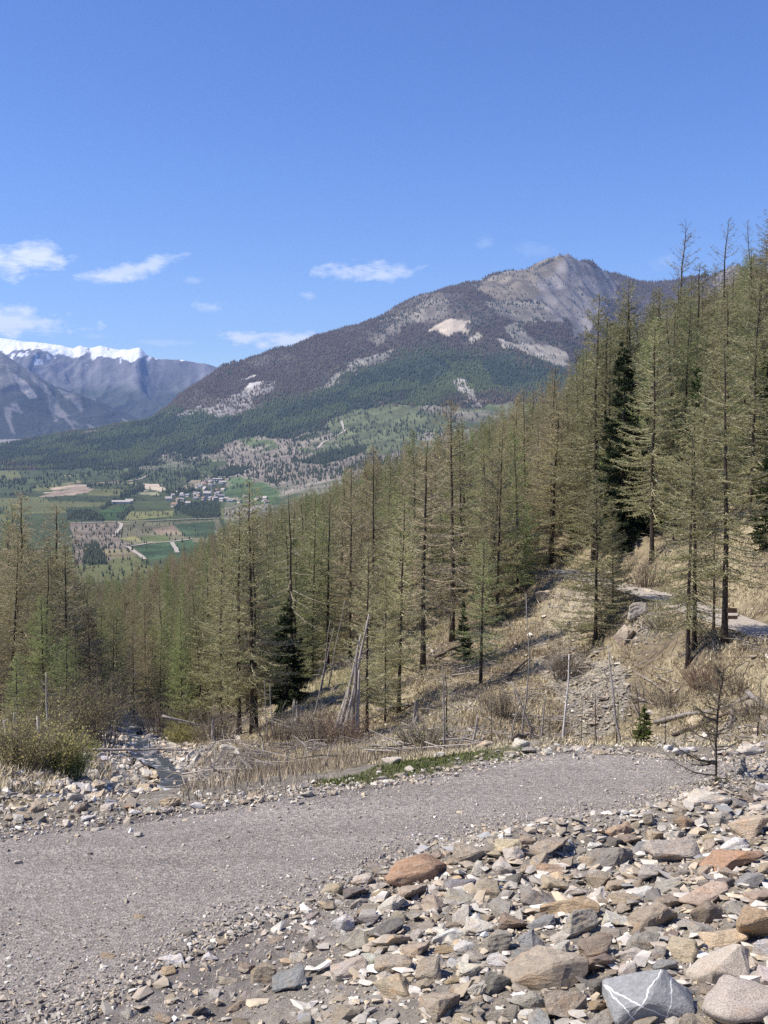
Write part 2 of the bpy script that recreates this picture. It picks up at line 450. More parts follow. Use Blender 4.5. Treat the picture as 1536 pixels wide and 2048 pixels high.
def tps(a, lr):
    out = np.empty(a.shape); af = a.ravel() * 4.0; lf = lr.ravel(); of = out.ravel()
    for i in range(0, len(af), 20000):
        aa = af[i:i + 20000]; ll = lf[i:i + 20000]
        d2 = (aa[:, None] - _cx[None, :, 0]) ** 2 + (ll[:, None] - _cx[None, :, 1]) ** 2
        of[i:i + 20000] = _U(d2) @ _wts[:_n] + _wts[_n] + _wts[_n + 1] * aa + _wts[_n + 2] * ll
    return of.reshape(a.shape)


# far country: for columns of sight, (distance, pixel row); the last three fall away behind the skyline
FARCOL = {
    -700: [(700, 1130), (900, 1190), (1200, 1165), (1500, 1108), (2000, 1045), (3000, 978), (4000, 932), (5000, 895), (6000, 905), (7000, 915), (9000, 915)],
    0: [(700, 1175), (900, 1205), (1200, 1165), (1500, 1108), (2000, 1043), (3000, 976), (4000, 932), (5000, 891), (6000, 900), (7000, 910), (9000, 912)],
    130: [(700, 1190), (900, 1205), (1200, 1163), (1500, 1106), (2000, 1042), (3000, 975), (4000, 925), (5000, 870), (6000, 880), (7000, 900), (9000, 910)],
    300: [(700, 1165), (900, 1188), (1200, 1155), (1500, 1103), (2000, 1042), (2600, 1003), (3100, 973), (4000, 912), (4600, 870), (5000, 838), (6000, 850), (7000, 880), (9000, 905)],
    380: [(700, 1135), (900, 1160), (1200, 1145), (1500, 1100), (2000, 1042), (2600, 1003), (3000, 978), (3600, 940), (4200, 885), (4700, 830), (5200, 785), (6000, 800), (7000, 860), (9000, 900)],
    450: [(700, 1110), (900, 1140), (1200, 1140), (1500, 1100), (2000, 1042), (2600, 1002), (3000, 978), (3500, 945), (4000, 895), (4600, 830), (5100, 775), (5500, 738), (6300, 765), (7000, 840), (9000, 900)],
    560: [(700, 1075), (1000, 1080), (1500, 1080), (2000, 1035), (2600, 990), (3000, 955), (3500, 910), (4000, 868), (4500, 808), (5000, 750), (5500, 700), (6300, 730), (7000, 800), (9000, 880)],
    700: [(700, 1030), (1000, 1045), (1500, 1050), (2000, 1015), (2600, 965), (3000, 932), (3500, 885), (4000, 832), (4500, 768), (5000, 705), (5500, 648), (6300, 680), (7000, 760), (9000, 860)],
    800: [(700, 1005), (1000, 1030), (1500, 1030), (2000, 1005), (2600, 950), (3000, 918), (3500, 865), (4000, 808), (4500, 742), (5000, 672), (5600, 608), (6300, 640), (7000, 720), (9000, 840)],
    900: [(700, 980), (1000, 1010), (1500, 1010), (2000, 990), (2600, 945), (3000, 915), (3500, 858), (4000, 798), (4500, 730), (5000, 655), (5700, 569), (6400, 605), (7000, 690), (9000, 820)],
    985: [(700, 955), (1000, 990), (1500, 1000), (2000, 985), (2600, 940), (3000, 910), (3500, 855), (4000, 795), (4500, 725), (5000, 652), (5800, 540), (6500, 570), (7000, 660), (9000, 800)],
    1070: [(700, 930), (1000, 970), (1500, 990), (2000, 980), (2600, 938), (3000, 908), (3500, 850), (4000, 790), (4500, 722), (5000, 655), (5900, 526), (6500, 560), (7000, 650), (9000, 800)],
    1130: [(700, 910), (1000, 960), (1500, 985), (2000, 975), (2600, 936), (3000, 905), (3500, 848), (4000, 788), (4500, 722), (5100, 650), (5700, 570), (6000, 515), (6500, 565), (7000, 650), (9000, 800)],
    1180: [(700, 895), (1000, 955), (1500, 985), (2000, 975), (2600, 936), (3000, 905), (3500, 850), (4000, 795), (4500, 735), (5100, 670), (5800, 590), (6100, 530), (6600, 570), (7000, 650), (9000, 800)],
    1225: [(700, 880), (1000, 950), (1500, 985), (2000, 975), (2600, 938), (3000, 908), (3500, 855), (4000, 805), (4500, 755), (5100, 700), (5800, 620), (6300, 550), (6800, 585), (7200, 650), (9000, 800)],
    1330: [(700, 840), (1000, 930), (1500, 985), (2000, 975), (2600, 940), (3000, 910), (3500, 860), (4000, 815), (4500, 770), (5100, 715), (5800, 640), (6500, 553), (7000, 590), (7400, 650), (9000, 800)],
    1420: [(700, 800), (1000, 900), (1500, 985), (2000, 975), (2600, 940), (3000, 912), (3500, 865), (4000, 820), (4500, 775), (5100, 715), (5800, 630), (6500, 545), (7000, 590), (7400, 650), (9000, 800)],
    1470: [(700, 780), (1000, 880), (1500, 985), (2000, 975), (2600, 940), (3000, 912), (3500, 865), (4000, 820), (4500, 770), (5100, 705), (5800, 610), (6500, 524), (7000, 590), (7400, 650), (9000, 800)],
    1540: [(700, 750), (1000, 870), (1500, 980), (2000, 975), (2600, 940), (3000, 912), (3500, 865), (4000, 820), (4500, 775), (5100, 715), (5800, 630), (6500, 548), (7000, 590), (7400, 650), (9000, 800)],
    2300: [(700, 700), (1000, 850), (1500, 960), (2000, 970), (2600, 940), (3000, 915), (3500, 875), (4000, 840), (4500, 810), (5100, 770), (5800, 710), (6500, 660), (7000, 690), (7400, 720), (9000, 820)],
}
_fr = np.exp(np.linspace(math.log(600), math.log(9000), 240))
_fa = []; _fs = []
for px in sorted(FARCOL):
    col = FARCOL[px]; rr = np.array([c_[0] for c_ in col], float)
    ss = np.array([(pix(px, c_[1], c_[0]).z - CAMZ) for c_ in col])
    _fa.append(pix(px, 900, 1.0).x); z = np.interp(_fr, rr, ss)
    z2 = z.copy(); ker = 3
    for it in range(2):
        zp = np.pad(z2, ker, mode='edge'); z2 = np.mean([zp[i:i + len(z)] for i in range(2 * ker + 1)], axis=0)
    kk = int(np.argmax(z)); wgt = np.clip(np.abs(np.arange(len(z)) - kk) / 8.0, 0, 1)
    _fs.append(z * (1 - wgt) + z2 * wgt)
_fa = np.array(_fa); _fs = np.array(_fs)


def far_z(a, r):
    """height of the far country above the camera"""
    ai = np.interp(a, _fa, np.arange(len(_fa))); ri = np.interp(np.log(r), np.log(_fr), np.arange(len(_fr)))
    i0 = np.clip(np.floor(ai).astype(int), 0, len(_fa) - 2); j0 = np.clip(np.floor(ri).astype(int), 0, len(_fr) - 2)
    fa = ai - i0; fr = ri - j0
    z = (_fs[i0, j0] * (1 - fa) + _fs[i0 + 1, j0] * fa) * (1 - fr) + (_fs[i0, j0 + 1] * (1 - fa) + _fs[i0 + 1, j0 + 1] * fa) * fr
    return z


def far_relief(x, y, a, r, z):
    hgt = smooth(-90, 350, z) * smooth(2200, 3600, r)
    px = a * F + 768
    rocky = np.exp(-((px - 1140) / 95) ** 2) * smooth(4600, 5600, r)
    sk = x + .35 * y
    g = ridged(sk / 620.0, y / 2300.0, 31, 4)
    g2 = ridged(sk / 170.0, y / 520.0, 47, 3)
    n = fbm(x / 900.0, y / 900.0, 11, 5)
    d = hgt * (40 * g + 26 * n + 15 * g2) + rocky * (18 * g2 + 12 * ridged(sk / 60., y / 160., 5, 3))
    d = d + smooth(900, 1400, r) * (1 - hgt) * 9 * fbm(x / 330.0, y / 330.0, 3, 4)
    return d


def far_total(a, r):
    x = a * r
    z = far_z(a, r)
    return z + far_relief(x, r, a, r, z)


def ground_z(x, y):
    """ground height over the world plane, near and far"""
    x = np.asarray(x, float); y = np.asarray(y, float); sh = np.broadcast(x, y).shape
    x = np.broadcast_to(x, sh).astype(float).copy(); y = np.broadcast_to(y, sh).astype(float).copy()
    yy = np.maximum(y, 10.0)
    a = np.clip(x / yy, -1.2, 1.2)
    z = np.zeros(sh)
    nearm = yy < 1000
    if nearm.any():
        aa = a[nearm]; ry = yy[nearm]
        z[nearm] = CAMZ + tps(aa, np.log(ry)) * ry
    fm = yy > 640
    if fm.any():
        zz = CAMZ + far_total(a[fm], yy[fm])
        w = smooth(640, 950, yy[fm])
        z[fm] = z[fm] * (1 - w) + zz * w
    # mid-ground roughness
    amp = np.clip((yy - 20) / 60.0, 0, 1) * (1 - smooth(300, 800, yy))
    z = z + amp * (.35 * fbm(x / 7.0, y / 7.0, 71, 4) + .8 * fbm(x / 28., y / 28., 72, 3))
    nr = y < 60
    if nr.any():
        xx = x[nr]; yv = y[nr]; zn = z[nr]
        yf = y_far(xx); yn = y_near(xx)
        left = smooth(2.0, -3.0, xx)
        dist = yv - yf
        t = smooth(.35, 5.0, dist)
        verge = -.05 - .10 * np.clip(dist, 0, 3)
        zo = verge * (1 - t) + zn * t + .10 * fbm(xx * 1.3, yv * 1.3, 9, 4) * smooth(.1, 1.0, dist)
        d = np.maximum(yn - yv, 0) * .94
        sl = .145 + .020 * np.clip(xx, -1, 5)
        bank = sl * (np.sqrt(d * d + .16) - .4) + .055 * np.maximum(d - 6.5, 0) ** 1.6
        bank = bank + .30 * np.exp(-((d - .8) / .6) ** 2) * smooth(.2, 1.8, xx)
        bank = bank * smooth(-9.0, -1.5, xx) + (.11 * fbm(xx * .9, yv * .9, 4, 4) + .05 * fbm(xx * 3.5, yv * 3.5, 14, 3)) * smooth(.1, 1.5, d)
        zr = .02 * fbm(xx * .5, yv * .5, 21, 3)
        zz = np.where(yv > yf, zo, np.where(yv < yn, bank, zr))
        z[nr] = zz
    return z


PATH = np.array([(pix(px, 1200, r).x, r, pix(px, py, r).z) for px, py, r in ((1060, 1150, 68), (1090, 1146, 65.5), (1120, 1139, 64), (1180, 1160, 58.5), (1300, 1190, 49), (1380, 1213, 45.5), (1450, 1240, 42), (1540, 1270, 39), (1700, 1310, 34.5))])
_pt = np.linspace(0, len(PATH) - 1, 130)
PATH = np.stack([np.interp(_pt, np.arange(len(PATH)), PATH[:, i]) for i in range(3)], 1)
for _ in range(25): PATH[1:-1] = (PATH[:-2] + 2 * PATH[1:-1] + PATH[2:]) / 4
_ground_raw = ground_z


def ground_z(x, y):
    """ground with the path bench cut into the slope"""
    z = _ground_raw(x, y); x = np.broadcast_to(np.asarray(x, float), z.shape); y = np.broadcast_to(np.asarray(y, float), z.shape)
    m = (y > 30) & (y < 74) & (x > 5) & (x < 22)
    if m.any():
        xx, yy = x[m], y[m]; zz = z[m]
        d2 = (xx[:, None] - PATH[None, :, 0]) ** 2 + (yy[:, None] - PATH[None, :, 1]) ** 2
        i = d2.argmin(1); d = np.sqrt(d2[np.arange(len(i)), i]); w = smooth(3.6, 1.35, d)
        z[m] = zz * (1 - w) + PATH[i, 2] * w
    return z


def gz(x, y): return float(ground_z(np.array([x]), np.array([y]))[0])


_rs_near = np.exp(np.linspace(math.log(3.5), math.log(420), 900))


def at(px, py, rmin=3.5, rmax=420):
    """first point of the ground seen along a direction"""
    x, y, z = ray(px, py); rs = np.exp(np.linspace(math.log(rmin), math.log(rmax), 700))
    xs = x / y * rs; zs = CAMZ + z / y * rs
    df = zs - ground_z(xs, rs)
    idx = np.where(df <= 0)[0]
    i = idx[0] if len(idx) else len(rs) - 1
    if 0 < i and df[i] <= 0:
        t = df[i - 1] / (df[i - 1] - df[i] + 1e-12); r = rs[i - 1] + t * (rs[i] - rs[i - 1])
    else:
        r = rs[i]
    return Vector((x / y * r, r, gz(x / y * r, r)))


def to_px(x, y, z):
    """arrays of world points to photograph pixels"""
    c, s = math.cos(PITCH), math.sin(PITCH); zz = z - CAMZ
    w = y * c - zz * s; v = y * s + zz * c
    return 768 + F * x / w, 1024 - F * v / w


def inpoly(px, py, poly):
    inside = np.zeros(np.shape(px), bool); n = len(poly); j = n - 1
    for i in range(n):
        xi, yi = poly[i]; xj, yj = poly[j]
        cond = ((yi > py) != (yj > py)) & (px < (xj - xi) * (py - yi) / (yj - yi + 1e-9) + xi)
        inside ^= cond; j = i
    return inside


def polar_mesh(name, avals, rvals, zfun, colfun, mat, smooth_=True):
    A, R = np.meshgrid(avals, rvals)
    X = A * R; Y = R; Z = zfun(A, R)
    V = np.stack([X.ravel(), Y.ravel(), Z.ravel()], 1)
    nr, na = A.shape
    idx = np.arange(nr * na).reshape(nr, na)
    Q = np.stack([idx[:-1, :-1].ravel(), idx[:-1, 1:].ravel(), idx[1:, 1:].ravel(), idx[1:, :-1].ravel()], 1)
    C = colfun(X.ravel(), Y.ravel(), Z.ravel())
    me = mesh_np(name, V, Q, C, smooth_)
    return link(name, me, mat)


# ------------------------------------------------------------------ near and middle ground
GRASS = [(618, 1585), (640, 1562), (720, 1548), (760, 1530), (860, 1512), (960, 1500), (1030, 1494), (1062, 1502), (1040, 1525), (900, 1545), (780, 1562), (700, 1578)]
SCREE = [[(1060, 1320), (1130, 1300), (1250, 1330), (1262, 1400), (1225, 1470), (1150, 1480), (1120, 1400)], [(1060, 1290), (1100, 1180), (1200, 1170), (1190, 1240), (1150, 1300)],
         [(1240, 1260), (1300, 1225), (1330, 1245), (1270, 1290)], [(1300, 1480), (1536, 1440), (1536, 1500), (1300, 1510)]]
MOSS = [(540, 1420), (600, 1370), (700, 1310), (860, 1210), (900, 1230), (840, 1330), (740, 1370), (640, 1420)]


def near_col(x, y, z):
    px, py = to_px(x, np.maximum(y, 1.0), z)
    n1 = fbm(x * .35, y * .35, 5, 5); n2 = fbm(x * 1.7, y * 1.7, 8, 4)
    jx = px + 14 * n2; jy = py + 8 * n1 + 6 * n2
    C = np.empty((len(x), 3))
    straw = np.array([.40, .335, .21]); soil = np.array([.17, .135, .09]); green = np.array([.15, .16, .055]); grey = np.array([.33, .315, .29]); bankc = np.array([.315, .277, .228])
    t = np.clip(.55 + 1.0 * n1 + .75 * n2, 0, 1)[:, None]
    C[:] = soil * (1 - t) + straw * t
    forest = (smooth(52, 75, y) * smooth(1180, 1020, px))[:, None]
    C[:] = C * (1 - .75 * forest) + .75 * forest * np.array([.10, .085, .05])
    for pl, gw in zip(SCREE, (.45, .2, .35, .4)):
        m = (inpoly(jx, jy, pl) & (y > 20))[:, None]; C[:] = np.where(m, C * (1 - gw) + grey * gw, C)
    m = (inpoly(jx, jy, MOSS) & (y > 30))[:, None]; C[:] = np.where(m, C * .5 + green * .5, C)
    m = (inpoly(jx, jy, GRASS) & (y < 26))[:, None]; C[:] = np.where(m, np.array([.15, .14, .075]), C)
    yf = y_far(x); yn = y_near(x)
    m = y < yn + .02
    vr = (1 + .25 * n2)[:, None]
    bl = (smooth(1.2, -1.2, x) * smooth(3.2, .4, yn - y))[:, None]
    bk = bankc * (1 - bl) + np.array([.25, .22, .195]) * bl
    C[m] = (bk * vr)[m]
    m = (y >= yn + .02) & (y <= yf + .5)
    C[m] = (np.array([.25, .22, .195]) * vr)[m]
    m = (y > yf + .1) & (y < yf + 2.2) & ~inpoly(jx, jy, GRASS)
    C[m] = (np.array([.27, .235, .185]) * vr)[m]
    # left rubble and stream bed
    sx = -.235 * y
    m = (np.abs(x - np.interp(y, [20, 26, 36, 46, 56, 70], [-5.0, -4.95, -7.85, -10.6, -13.3, -17.3])) < 2.2) & (y > 19) & (y < 75)
    C[m] = (np.array([.27, .255, .235]) * vr)[m]
    return np.clip(C, .01, 1)


av = np.concatenate([np.linspace(-1.15, -.46, 26)[:-1], np.linspace(-.46, .46, 350), np.linspace(.46, 1.15, 26)[1:]])
rv = np.concatenate([np.linspace(1.0, 5.0, 24)[:-1], np.linspace(5.0, 24, 190)[:-1], np.exp(np.linspace(math.log(24), math.log(75), 150))[:-1], np.exp(np.linspace(math.log(75), math.log(960), 110))])


def near_zfun(A, R):
    return ground_z(A * R, R)


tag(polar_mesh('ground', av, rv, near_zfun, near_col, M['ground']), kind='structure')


# road sheet
def sheet(name, xs, ylo, yhi, ny, lift, mat, kind='structure', sink=0):
    X = np.repeat(xs[:, None], ny, 1); t = np.linspace(0, 1, ny)[None, :]
    Y = ylo[:, None] * (1 - t) + yhi[:, None] * t
    Z = ground_z(X, Y) + lift - sink * np.clip(1 - np.minimum(t, 1 - t) * 9, 0, 1) ** 2
    idx = np.arange(X.size).reshape(X.shape)
    Q = np.stack([idx[:-1, :-1].ravel(), idx[1:, :-1].ravel(), idx[1:, 1:].ravel(), idx[:-1, 1:].ravel()], 1)
    return tag(link(name, mesh_np(name, np.stack([X.ravel(), Y.ravel(), Z.ravel()], 1), Q, None, True), mat), kind=kind)


xs = np.linspace(-13, 12, 420)
wob = .10 * fbm(xs * 1.7, xs * 0, 33, 4); wob2 = .25 + .55 * fbm(xs * 1.6, xs * 0 + 4, 35, 5)
sheet('road', xs, y_near(xs) - .55 + .5 * wob2, y_far(xs) + .1 + wob, 60, .012, M['road'], sink=.10)


def ribbon(name, ctr, width, lift, mat, n=80, kind='structure'):
    """a strip laid on the ground along world points"""
    P = np.array([(p[0], p[1]) for p in ctr], float)
    s = np.concatenate([[0], np.cumsum(np.linalg.norm(np.diff(P, axis=0), axis=1))]); t = np.linspace(0, s[-1], n)
    cx = np.interp(t, s, P[:, 0]); cy = np.interp(t, s, P[:, 1])
    for _ in range(6):
        cx[1:-1] = (cx[:-2] + 2 * cx[1:-1] + cx[2:]) / 4; cy[1:-1] = (cy[:-2] + 2 * cy[1:-1] + cy[2:]) / 4
    tx = np.gradient(cx); ty = np.gradient(cy); ln = np.hypot(tx, ty); nx, ny_ = -ty / ln, tx / ln
    k = 5; off = np.linspace(-.5, .5, k)
    wd = width * (1 + .12 * vnoise(t / width, t * 0, 3))
    X = cx[:, None] + nx[:, None] * off[None, :] * wd[:, None]; Y = cy[:, None] + ny_[:, None] * off[None, :] * wd[:, None]
    Z = ground_z(X, Y); Zc = Z.mean(1, keepdims=True)
    Z = np.maximum(Z, Zc * .7 + Z * .3) + lift
    idx = np.arange(X.size).reshape(X.shape)
    Q = np.stack([idx[:-1, :-1].ravel(), idx[1:, :-1].ravel(), idx[1:, 1:].ravel(), idx[:-1, 1:].ravel()], 1)
    return tag(link(name, mesh_np(name, np.stack([X.ravel(), Y.ravel(), Z.ravel()], 1), Q, None, True), mat), kind=kind)


ribbon('path', PATH[3:-3:4], 1.9, .05, M['path'], 120)

# stream
sp_ = [(-4.6, 20), (-4.95, 24), (-5.1, 27), (-6.2, 31), (-7.85, 36), (-10.6, 46), (-13.3, 56), (-17.3, 70)]
P = np.array(sp_)
ys = np.linspace(20, 70, 170); cxs = np.interp(ys, P[:, 1], P[:, 0])
for _ in range(5): cxs[1:-1] = (cxs[:-2] + 2 * cxs[1:-1] + cxs[2:]) / 4
hw = .46 + .28 * fbm(ys / 3.0, ys * 0, 51, 3)
off = np.linspace(-1, 1, 15)
X = cxs[:, None] + hw[:, None] * off[None, :]; Y = np.repeat(ys[:, None], 15, 1)
zc = ground_z(cxs, ys)
for _ in range(4): zc[1:-1] = (zc[:-2] + 2 * zc[1:-1] + zc[2:]) / 4
Z = zc[:, None] + .16 + .09 * fbm(X * 1.8, Y * 1.8, 52, 3)
idx = np.arange(X.size).reshape(X.shape)
Q = np.stack([idx[:-1, :-1].ravel(), idx[:-1, 1:].ravel(), idx[1:, 1:].ravel(), idx[1:, :-1].ravel()], 1)
tag(link('stream', mesh_np('stream', np.stack([X.ravel(), Y.ravel(), Z.ravel()], 1), Q, None, True), M['water']), kind='structure')

# ------------------------------------------------------------------ far country: valley, mountain, snow range
LARCH = np.array([.095, .08, .06]); PINE = np.array([.035, .050, .030]); GREENW = np.array([.060, .080, .032])
ROCKC = np.array([.27, .25, .225]); GRASSC = np.array([.215, .19, .13]); MEADOW = np.array([.072, .09, .038]); DRY = np.array([.24, .21, .165])
FORESTLOW = [(-900, 905), (0, 885), (130, 862), (300, 830), (350, 815), (450, 825), (600, 800), (720, 745), (850, 700), (1000, 720), (1140, 730), (1400, 700), (2400, 700), (2400, 800), (1200, 800), (1000, 800), (860, 815),
             (760, 815), (700, 835), (620, 865), (560, 880), (520, 895), (430, 905), (400, 925), (330, 918), (270, 935), (180, 955), (80, 950), (60, 930), (0, 940), (-900, 940)]
PATCH = [  # polygon, colour, tree factor
    ([(800, 805), (850, 765), (930, 732), (972, 738), (990, 795), (900, 800), (840, 820)], (.075, .095, .04), 2),
    ([(860, 650), (880, 633), (905, 627), (932, 634), (924, 655), (905, 660), (893, 672), (878, 660), (862, 668)], (.47, .40, .31), 0),
    ([(1000, 692), (1040, 674), (1085, 680), (1130, 700), (1140, 712), (1090, 712), (1050, 708), (1012, 712)], (.33, .295, .24), .12),
    ([(930, 685), (955, 668), (965, 680), (935, 690)], (.3, .27, .22), .3),
    ([(735, 675), (800, 632), (870, 592), (895, 590), (890, 618), (840, 640), (790, 668), (750, 690)], (.19, .168, .135), .55),
    ([(960, 560), (1010, 540), (1080, 522), (1130, 512), (1150, 520), (1100, 560), (1080, 600), (1000, 600), (965, 580)], (.185, .158, .118), .14),
    ([(1060, 600), (1100, 555), (1130, 512), (1180, 530), (1240, 556), (1235, 600), (1190, 640), (1160, 690), (1130, 640), (1080, 650), (1060, 640)], (.20, .182, .168), .08),
    ([(345, 832), (400, 808), (470, 785), (520, 768), (555, 766), (545, 785), (500, 805), (450, 826), (400, 832), (370, 838)], (.25, .232, .21), .75),
    ([(500, 770), (530, 765), (520, 785), (495, 790)], (.40, .375, .34), .1),
    ([(620, 790), (700, 745), (790, 705), (800, 715), (740, 745), (660, 785)], (.21, .195, .165), .45),
    ([(905, 772), (935, 765), (945, 790), (960, 812), (920, 800)], (.27, .25, .22), .45),
    ([(1000, 650), (1040, 640), (1060, 680), (1020, 672)], (.22, .2, .165), .5), ([(960, 600), (1000, 600), (1090, 610), (1080, 650), (1000, 630)], (.2, .18, .145), .6),
    ([(1450, 520), (1490, 518), (1540, 540), (1540, 700), (1400, 700), (1430, 580)], (.2, .178, .148), .35),
    ([(660, 850), (720, 820), (790, 812), (900, 830), (940, 850), (860, 880), (760, 900), (690, 900)], (.115, .13, .065), .22),
    ([(440, 900), (540, 870), (640, 880), (700, 900), (800, 900), (800, 960), (640, 960), (540, 965), (470, 960), (450, 935)], (.215, .185, .145), .26),
    ([(480, 885), (550, 876), (560, 890), (500, 902)], (.10, .125, .055), .1),
    ([(590, 890), (670, 880), (690, 895), (610, 905)], (.10, .12, .055), .1),
    ([(445, 985), (470, 962), (520, 960), (560, 985), (560, 1010), (450, 1005)], (.085, .125, .05), .06),
    # valley floor
    ([(80, 992), (110, 983), (150, 979), (188, 983), (170, 991), (140, 993)], (.36, .28, .20), 0),
    ([(188, 977), (205, 971), (245, 970), (240, 977)], (.36, .27, .2), 0), ([(245, 970), (275, 972), (268, 978), (240, 977)], (.25, .23, .11), 0),
    ([(277, 983), (285, 973), (297, 970), (338, 980), (325, 985)], (.48, .40, .29), 0),
    ([(275, 993), (280, 986), (315, 986), (320, 992)], (.30, .29, .17), 0),
    ([(120, 970), (160, 966), (160, 970), (125, 974)], (.25, .22, .12), 0),
    ([(345, 985), (385, 962), (430, 955), (440, 962), (400, 975)], (.25, .21, .14), .05),
    ([(0, 960), (300, 945), (420, 925), (440, 940), (420, 960), (330, 968), (240, 968), (100, 965), (0, 975)], (.082, .1, .045), .25),
    ([(140, 1048), (240, 1045), (240, 1080), (265, 1088), (210, 1130), (150, 1130)], (.20, .165, .125), .22),
    ([(240, 1047), (440, 1040), (440, 1085), (270, 1090), (240, 1075)], (.165, .155, .09), .18),
    ([(345, 1049), (430, 1043), (430, 1078), (372, 1075), (355, 1058)], (.064, .095, .045), .04),
    ([(300, 1058), (345, 1052), (365, 1070), (320, 1072)], (.25, .19, .13), .03),
    ([(238, 1078), (270, 1072), (285, 1084), (245, 1080)], (.26, .235, .10), 0), ([(275, 1074), (330, 1070), (345, 1084), (290, 1084)], (.115, .135, .05), 0),
    ([(268, 1092), (385, 1081), (400, 1110), (300, 1120), (285, 1110)], (.06, .10, .045), .04),
    ([(200, 1100), (265, 1096), (285, 1112), (220, 1116)], (.235, .20, .11), .25),
    ([(180, 1032), (250, 1010), (262, 1030), (225, 1042)], (.05, .09, .03), .1), ([(245, 1025), (350, 1022), (345, 1034), (255, 1042)], (.19, .19, .075), .1),
]


def cover(x, y, z):
    """land colour and tree density for far points"""
    px, py = to_px(x, y, z)
    n1 = fbm(x / 160., y / 160., 61, 4); n2 = fbm(x / 55., y / 55., 62, 4); n3 = fbm(x / 420., y / 700., 63, 4)
    flat = smooth(3400, 2500, y)
    n4 = fbm((x + .35 * y) / 260., y / 1100., 66, 4)
    jx = px + (16 * n1 + 9 * n2 + 10 * n3) * (1 - .8 * flat); jy = py + (15 * n1 + 9 * n2 + 20 * n4) * (1 - .85 * flat)
    N = len(px); C = np.empty((N, 3)); D = np.zeros(N); K = np.zeros(N, int)      # kind 0 larch, 1 pine, 2 green
    C[:] = LARCH * .75; D[:] = np.clip(1.12 + 1.5 * n4 + .8 * n1, .12, 1.4)
    t = np.clip(-.08 - n4 * 1.5 - n1 * .8, 0, 1)[:, None]; C[:] = C * (1 - .85 * t) + np.array([.17, .15, .122]) * .85 * t
    low = inpoly(jx, jy + np.where(py < 800, 1, .3) * 46 * (hash2(np.floor(x * 7), np.floor(y * 7), 4) - .5), FORESTLOW)
    C[low] = PINE * 1.1; D[low] = 1.3; K[low] = np.where(hash2(np.floor(x[low] / 140), np.floor(y[low] / 200), 5) < .55, 1, 2)
    hi = (~low) & (n1 < -.35) & (py < 760); K[hi] = 1
    # open mid slopes and valley floor
    open_ = (~low) & (jy > np.interp(px, [-900, 0, 130, 330, 430, 520, 700, 860, 1100, 2400], [940, 940, 955, 918, 912, 895, 835, 815, 810, 810])) 
    g = np.clip(.5 + 1.3 * n1 + .6 * n2, 0, 1)[:, None]
    C[open_] = (MEADOW * 1.25 * (1 - g) + DRY * g)[open_] * np.clip(1 + .3 * n2, .6, 1.4)[open_][:, None]
    D[open_] = np.clip(.12 + .55 * n1 + .3 * n2, 0.015, .6)[open_]; K[open_] = 1
    vf = (py > 940) & (px < 450) & (y < 3700)
    cell = hash2(np.floor((x + .4 * y) / 120), np.floor((y - .3 * x) / 210), 9)
    vcol = MEADOW[None, :] * (.75 + .5 * cell[:, None]) + np.array([.05, .035, .01])[None, :] * (cell[:, None] > .7)
    C[vf] = vcol[vf]; D[vf] = np.clip(.0 + .4 * n1 + .2 * n2, .008, .3)[vf]
    for poly, c_, f in PATCH:
        m = inpoly(jx, jy, poly)
        C[m] = np.array(c_) * np.clip(1 + .35 * n2[m] + .2 * n1[m], .6, 1.5)[:, None]
        if f == 2: D[m] = 1.4; K[m] = 2
        elif f <= .0: D[m] = 0
        else:
            D[m] = f * np.clip(1 + 1.5 * n2[m] + n1[m], 0, 2.2); K[m] = np.where(py[m] < 730, 1, K[m])
    # dark plantations and hedgerows
    for poly in ([(132, 1042), (135, 1022), (180, 1020), (208, 1036), (205, 1044)], [(200, 1015), (235, 995), (285, 973), (290, 980), (240, 1003), (205, 1022)], [(370, 950), (395, 940), (400, 955), (375, 965)],
                 [(425, 950), (460, 934), (500, 935), (485, 948), (450, 955)], [(590, 925), (650, 905), (720, 893), (735, 900), (690, 918), (640, 928)], [(240, 955), (275, 940), (285, 948), (250, 962)], [(340, 1005), (440, 1000), (440, 1036), (395, 1037), (350, 1022)],
                 [(230, 1035), (262, 1012), (270, 1016), (245, 1040)], [(168, 1090), (195, 1085), (215, 1130), (165, 1130)], [(330, 985), (380, 977), (400, 985), (340, 992)]):
        m = inpoly(px + 3 * n2, py + 2 * n2, poly); C[m] = PINE * 1.3; D[m] = 1.5; K[m] = 1
    C *= np.clip(1 + .22 * n2[:, None], .6, 1.5)
    return np.clip(C, .012, .9), D, K


fa_v = np.concatenate([np.linspace(-.75, -.37, 40)[:-1], np.linspace(-.37, .36, 500), np.linspace(.36, .75, 40)[1:]])
fr_v = np.concatenate([np.exp(np.linspace(math.log(955), math.log(3000), 150))[:-1], np.linspace(3000, 6800, 210)[:-1], np.linspace(6800, 8800, 16)])
far_o = tag(polar_mesh('mountain', fa_v, fr_v, lambda A, R: ground_z(A * R, R), lambda x, y, z: cover(x, y, z)[0], M['land']), kind='structure')

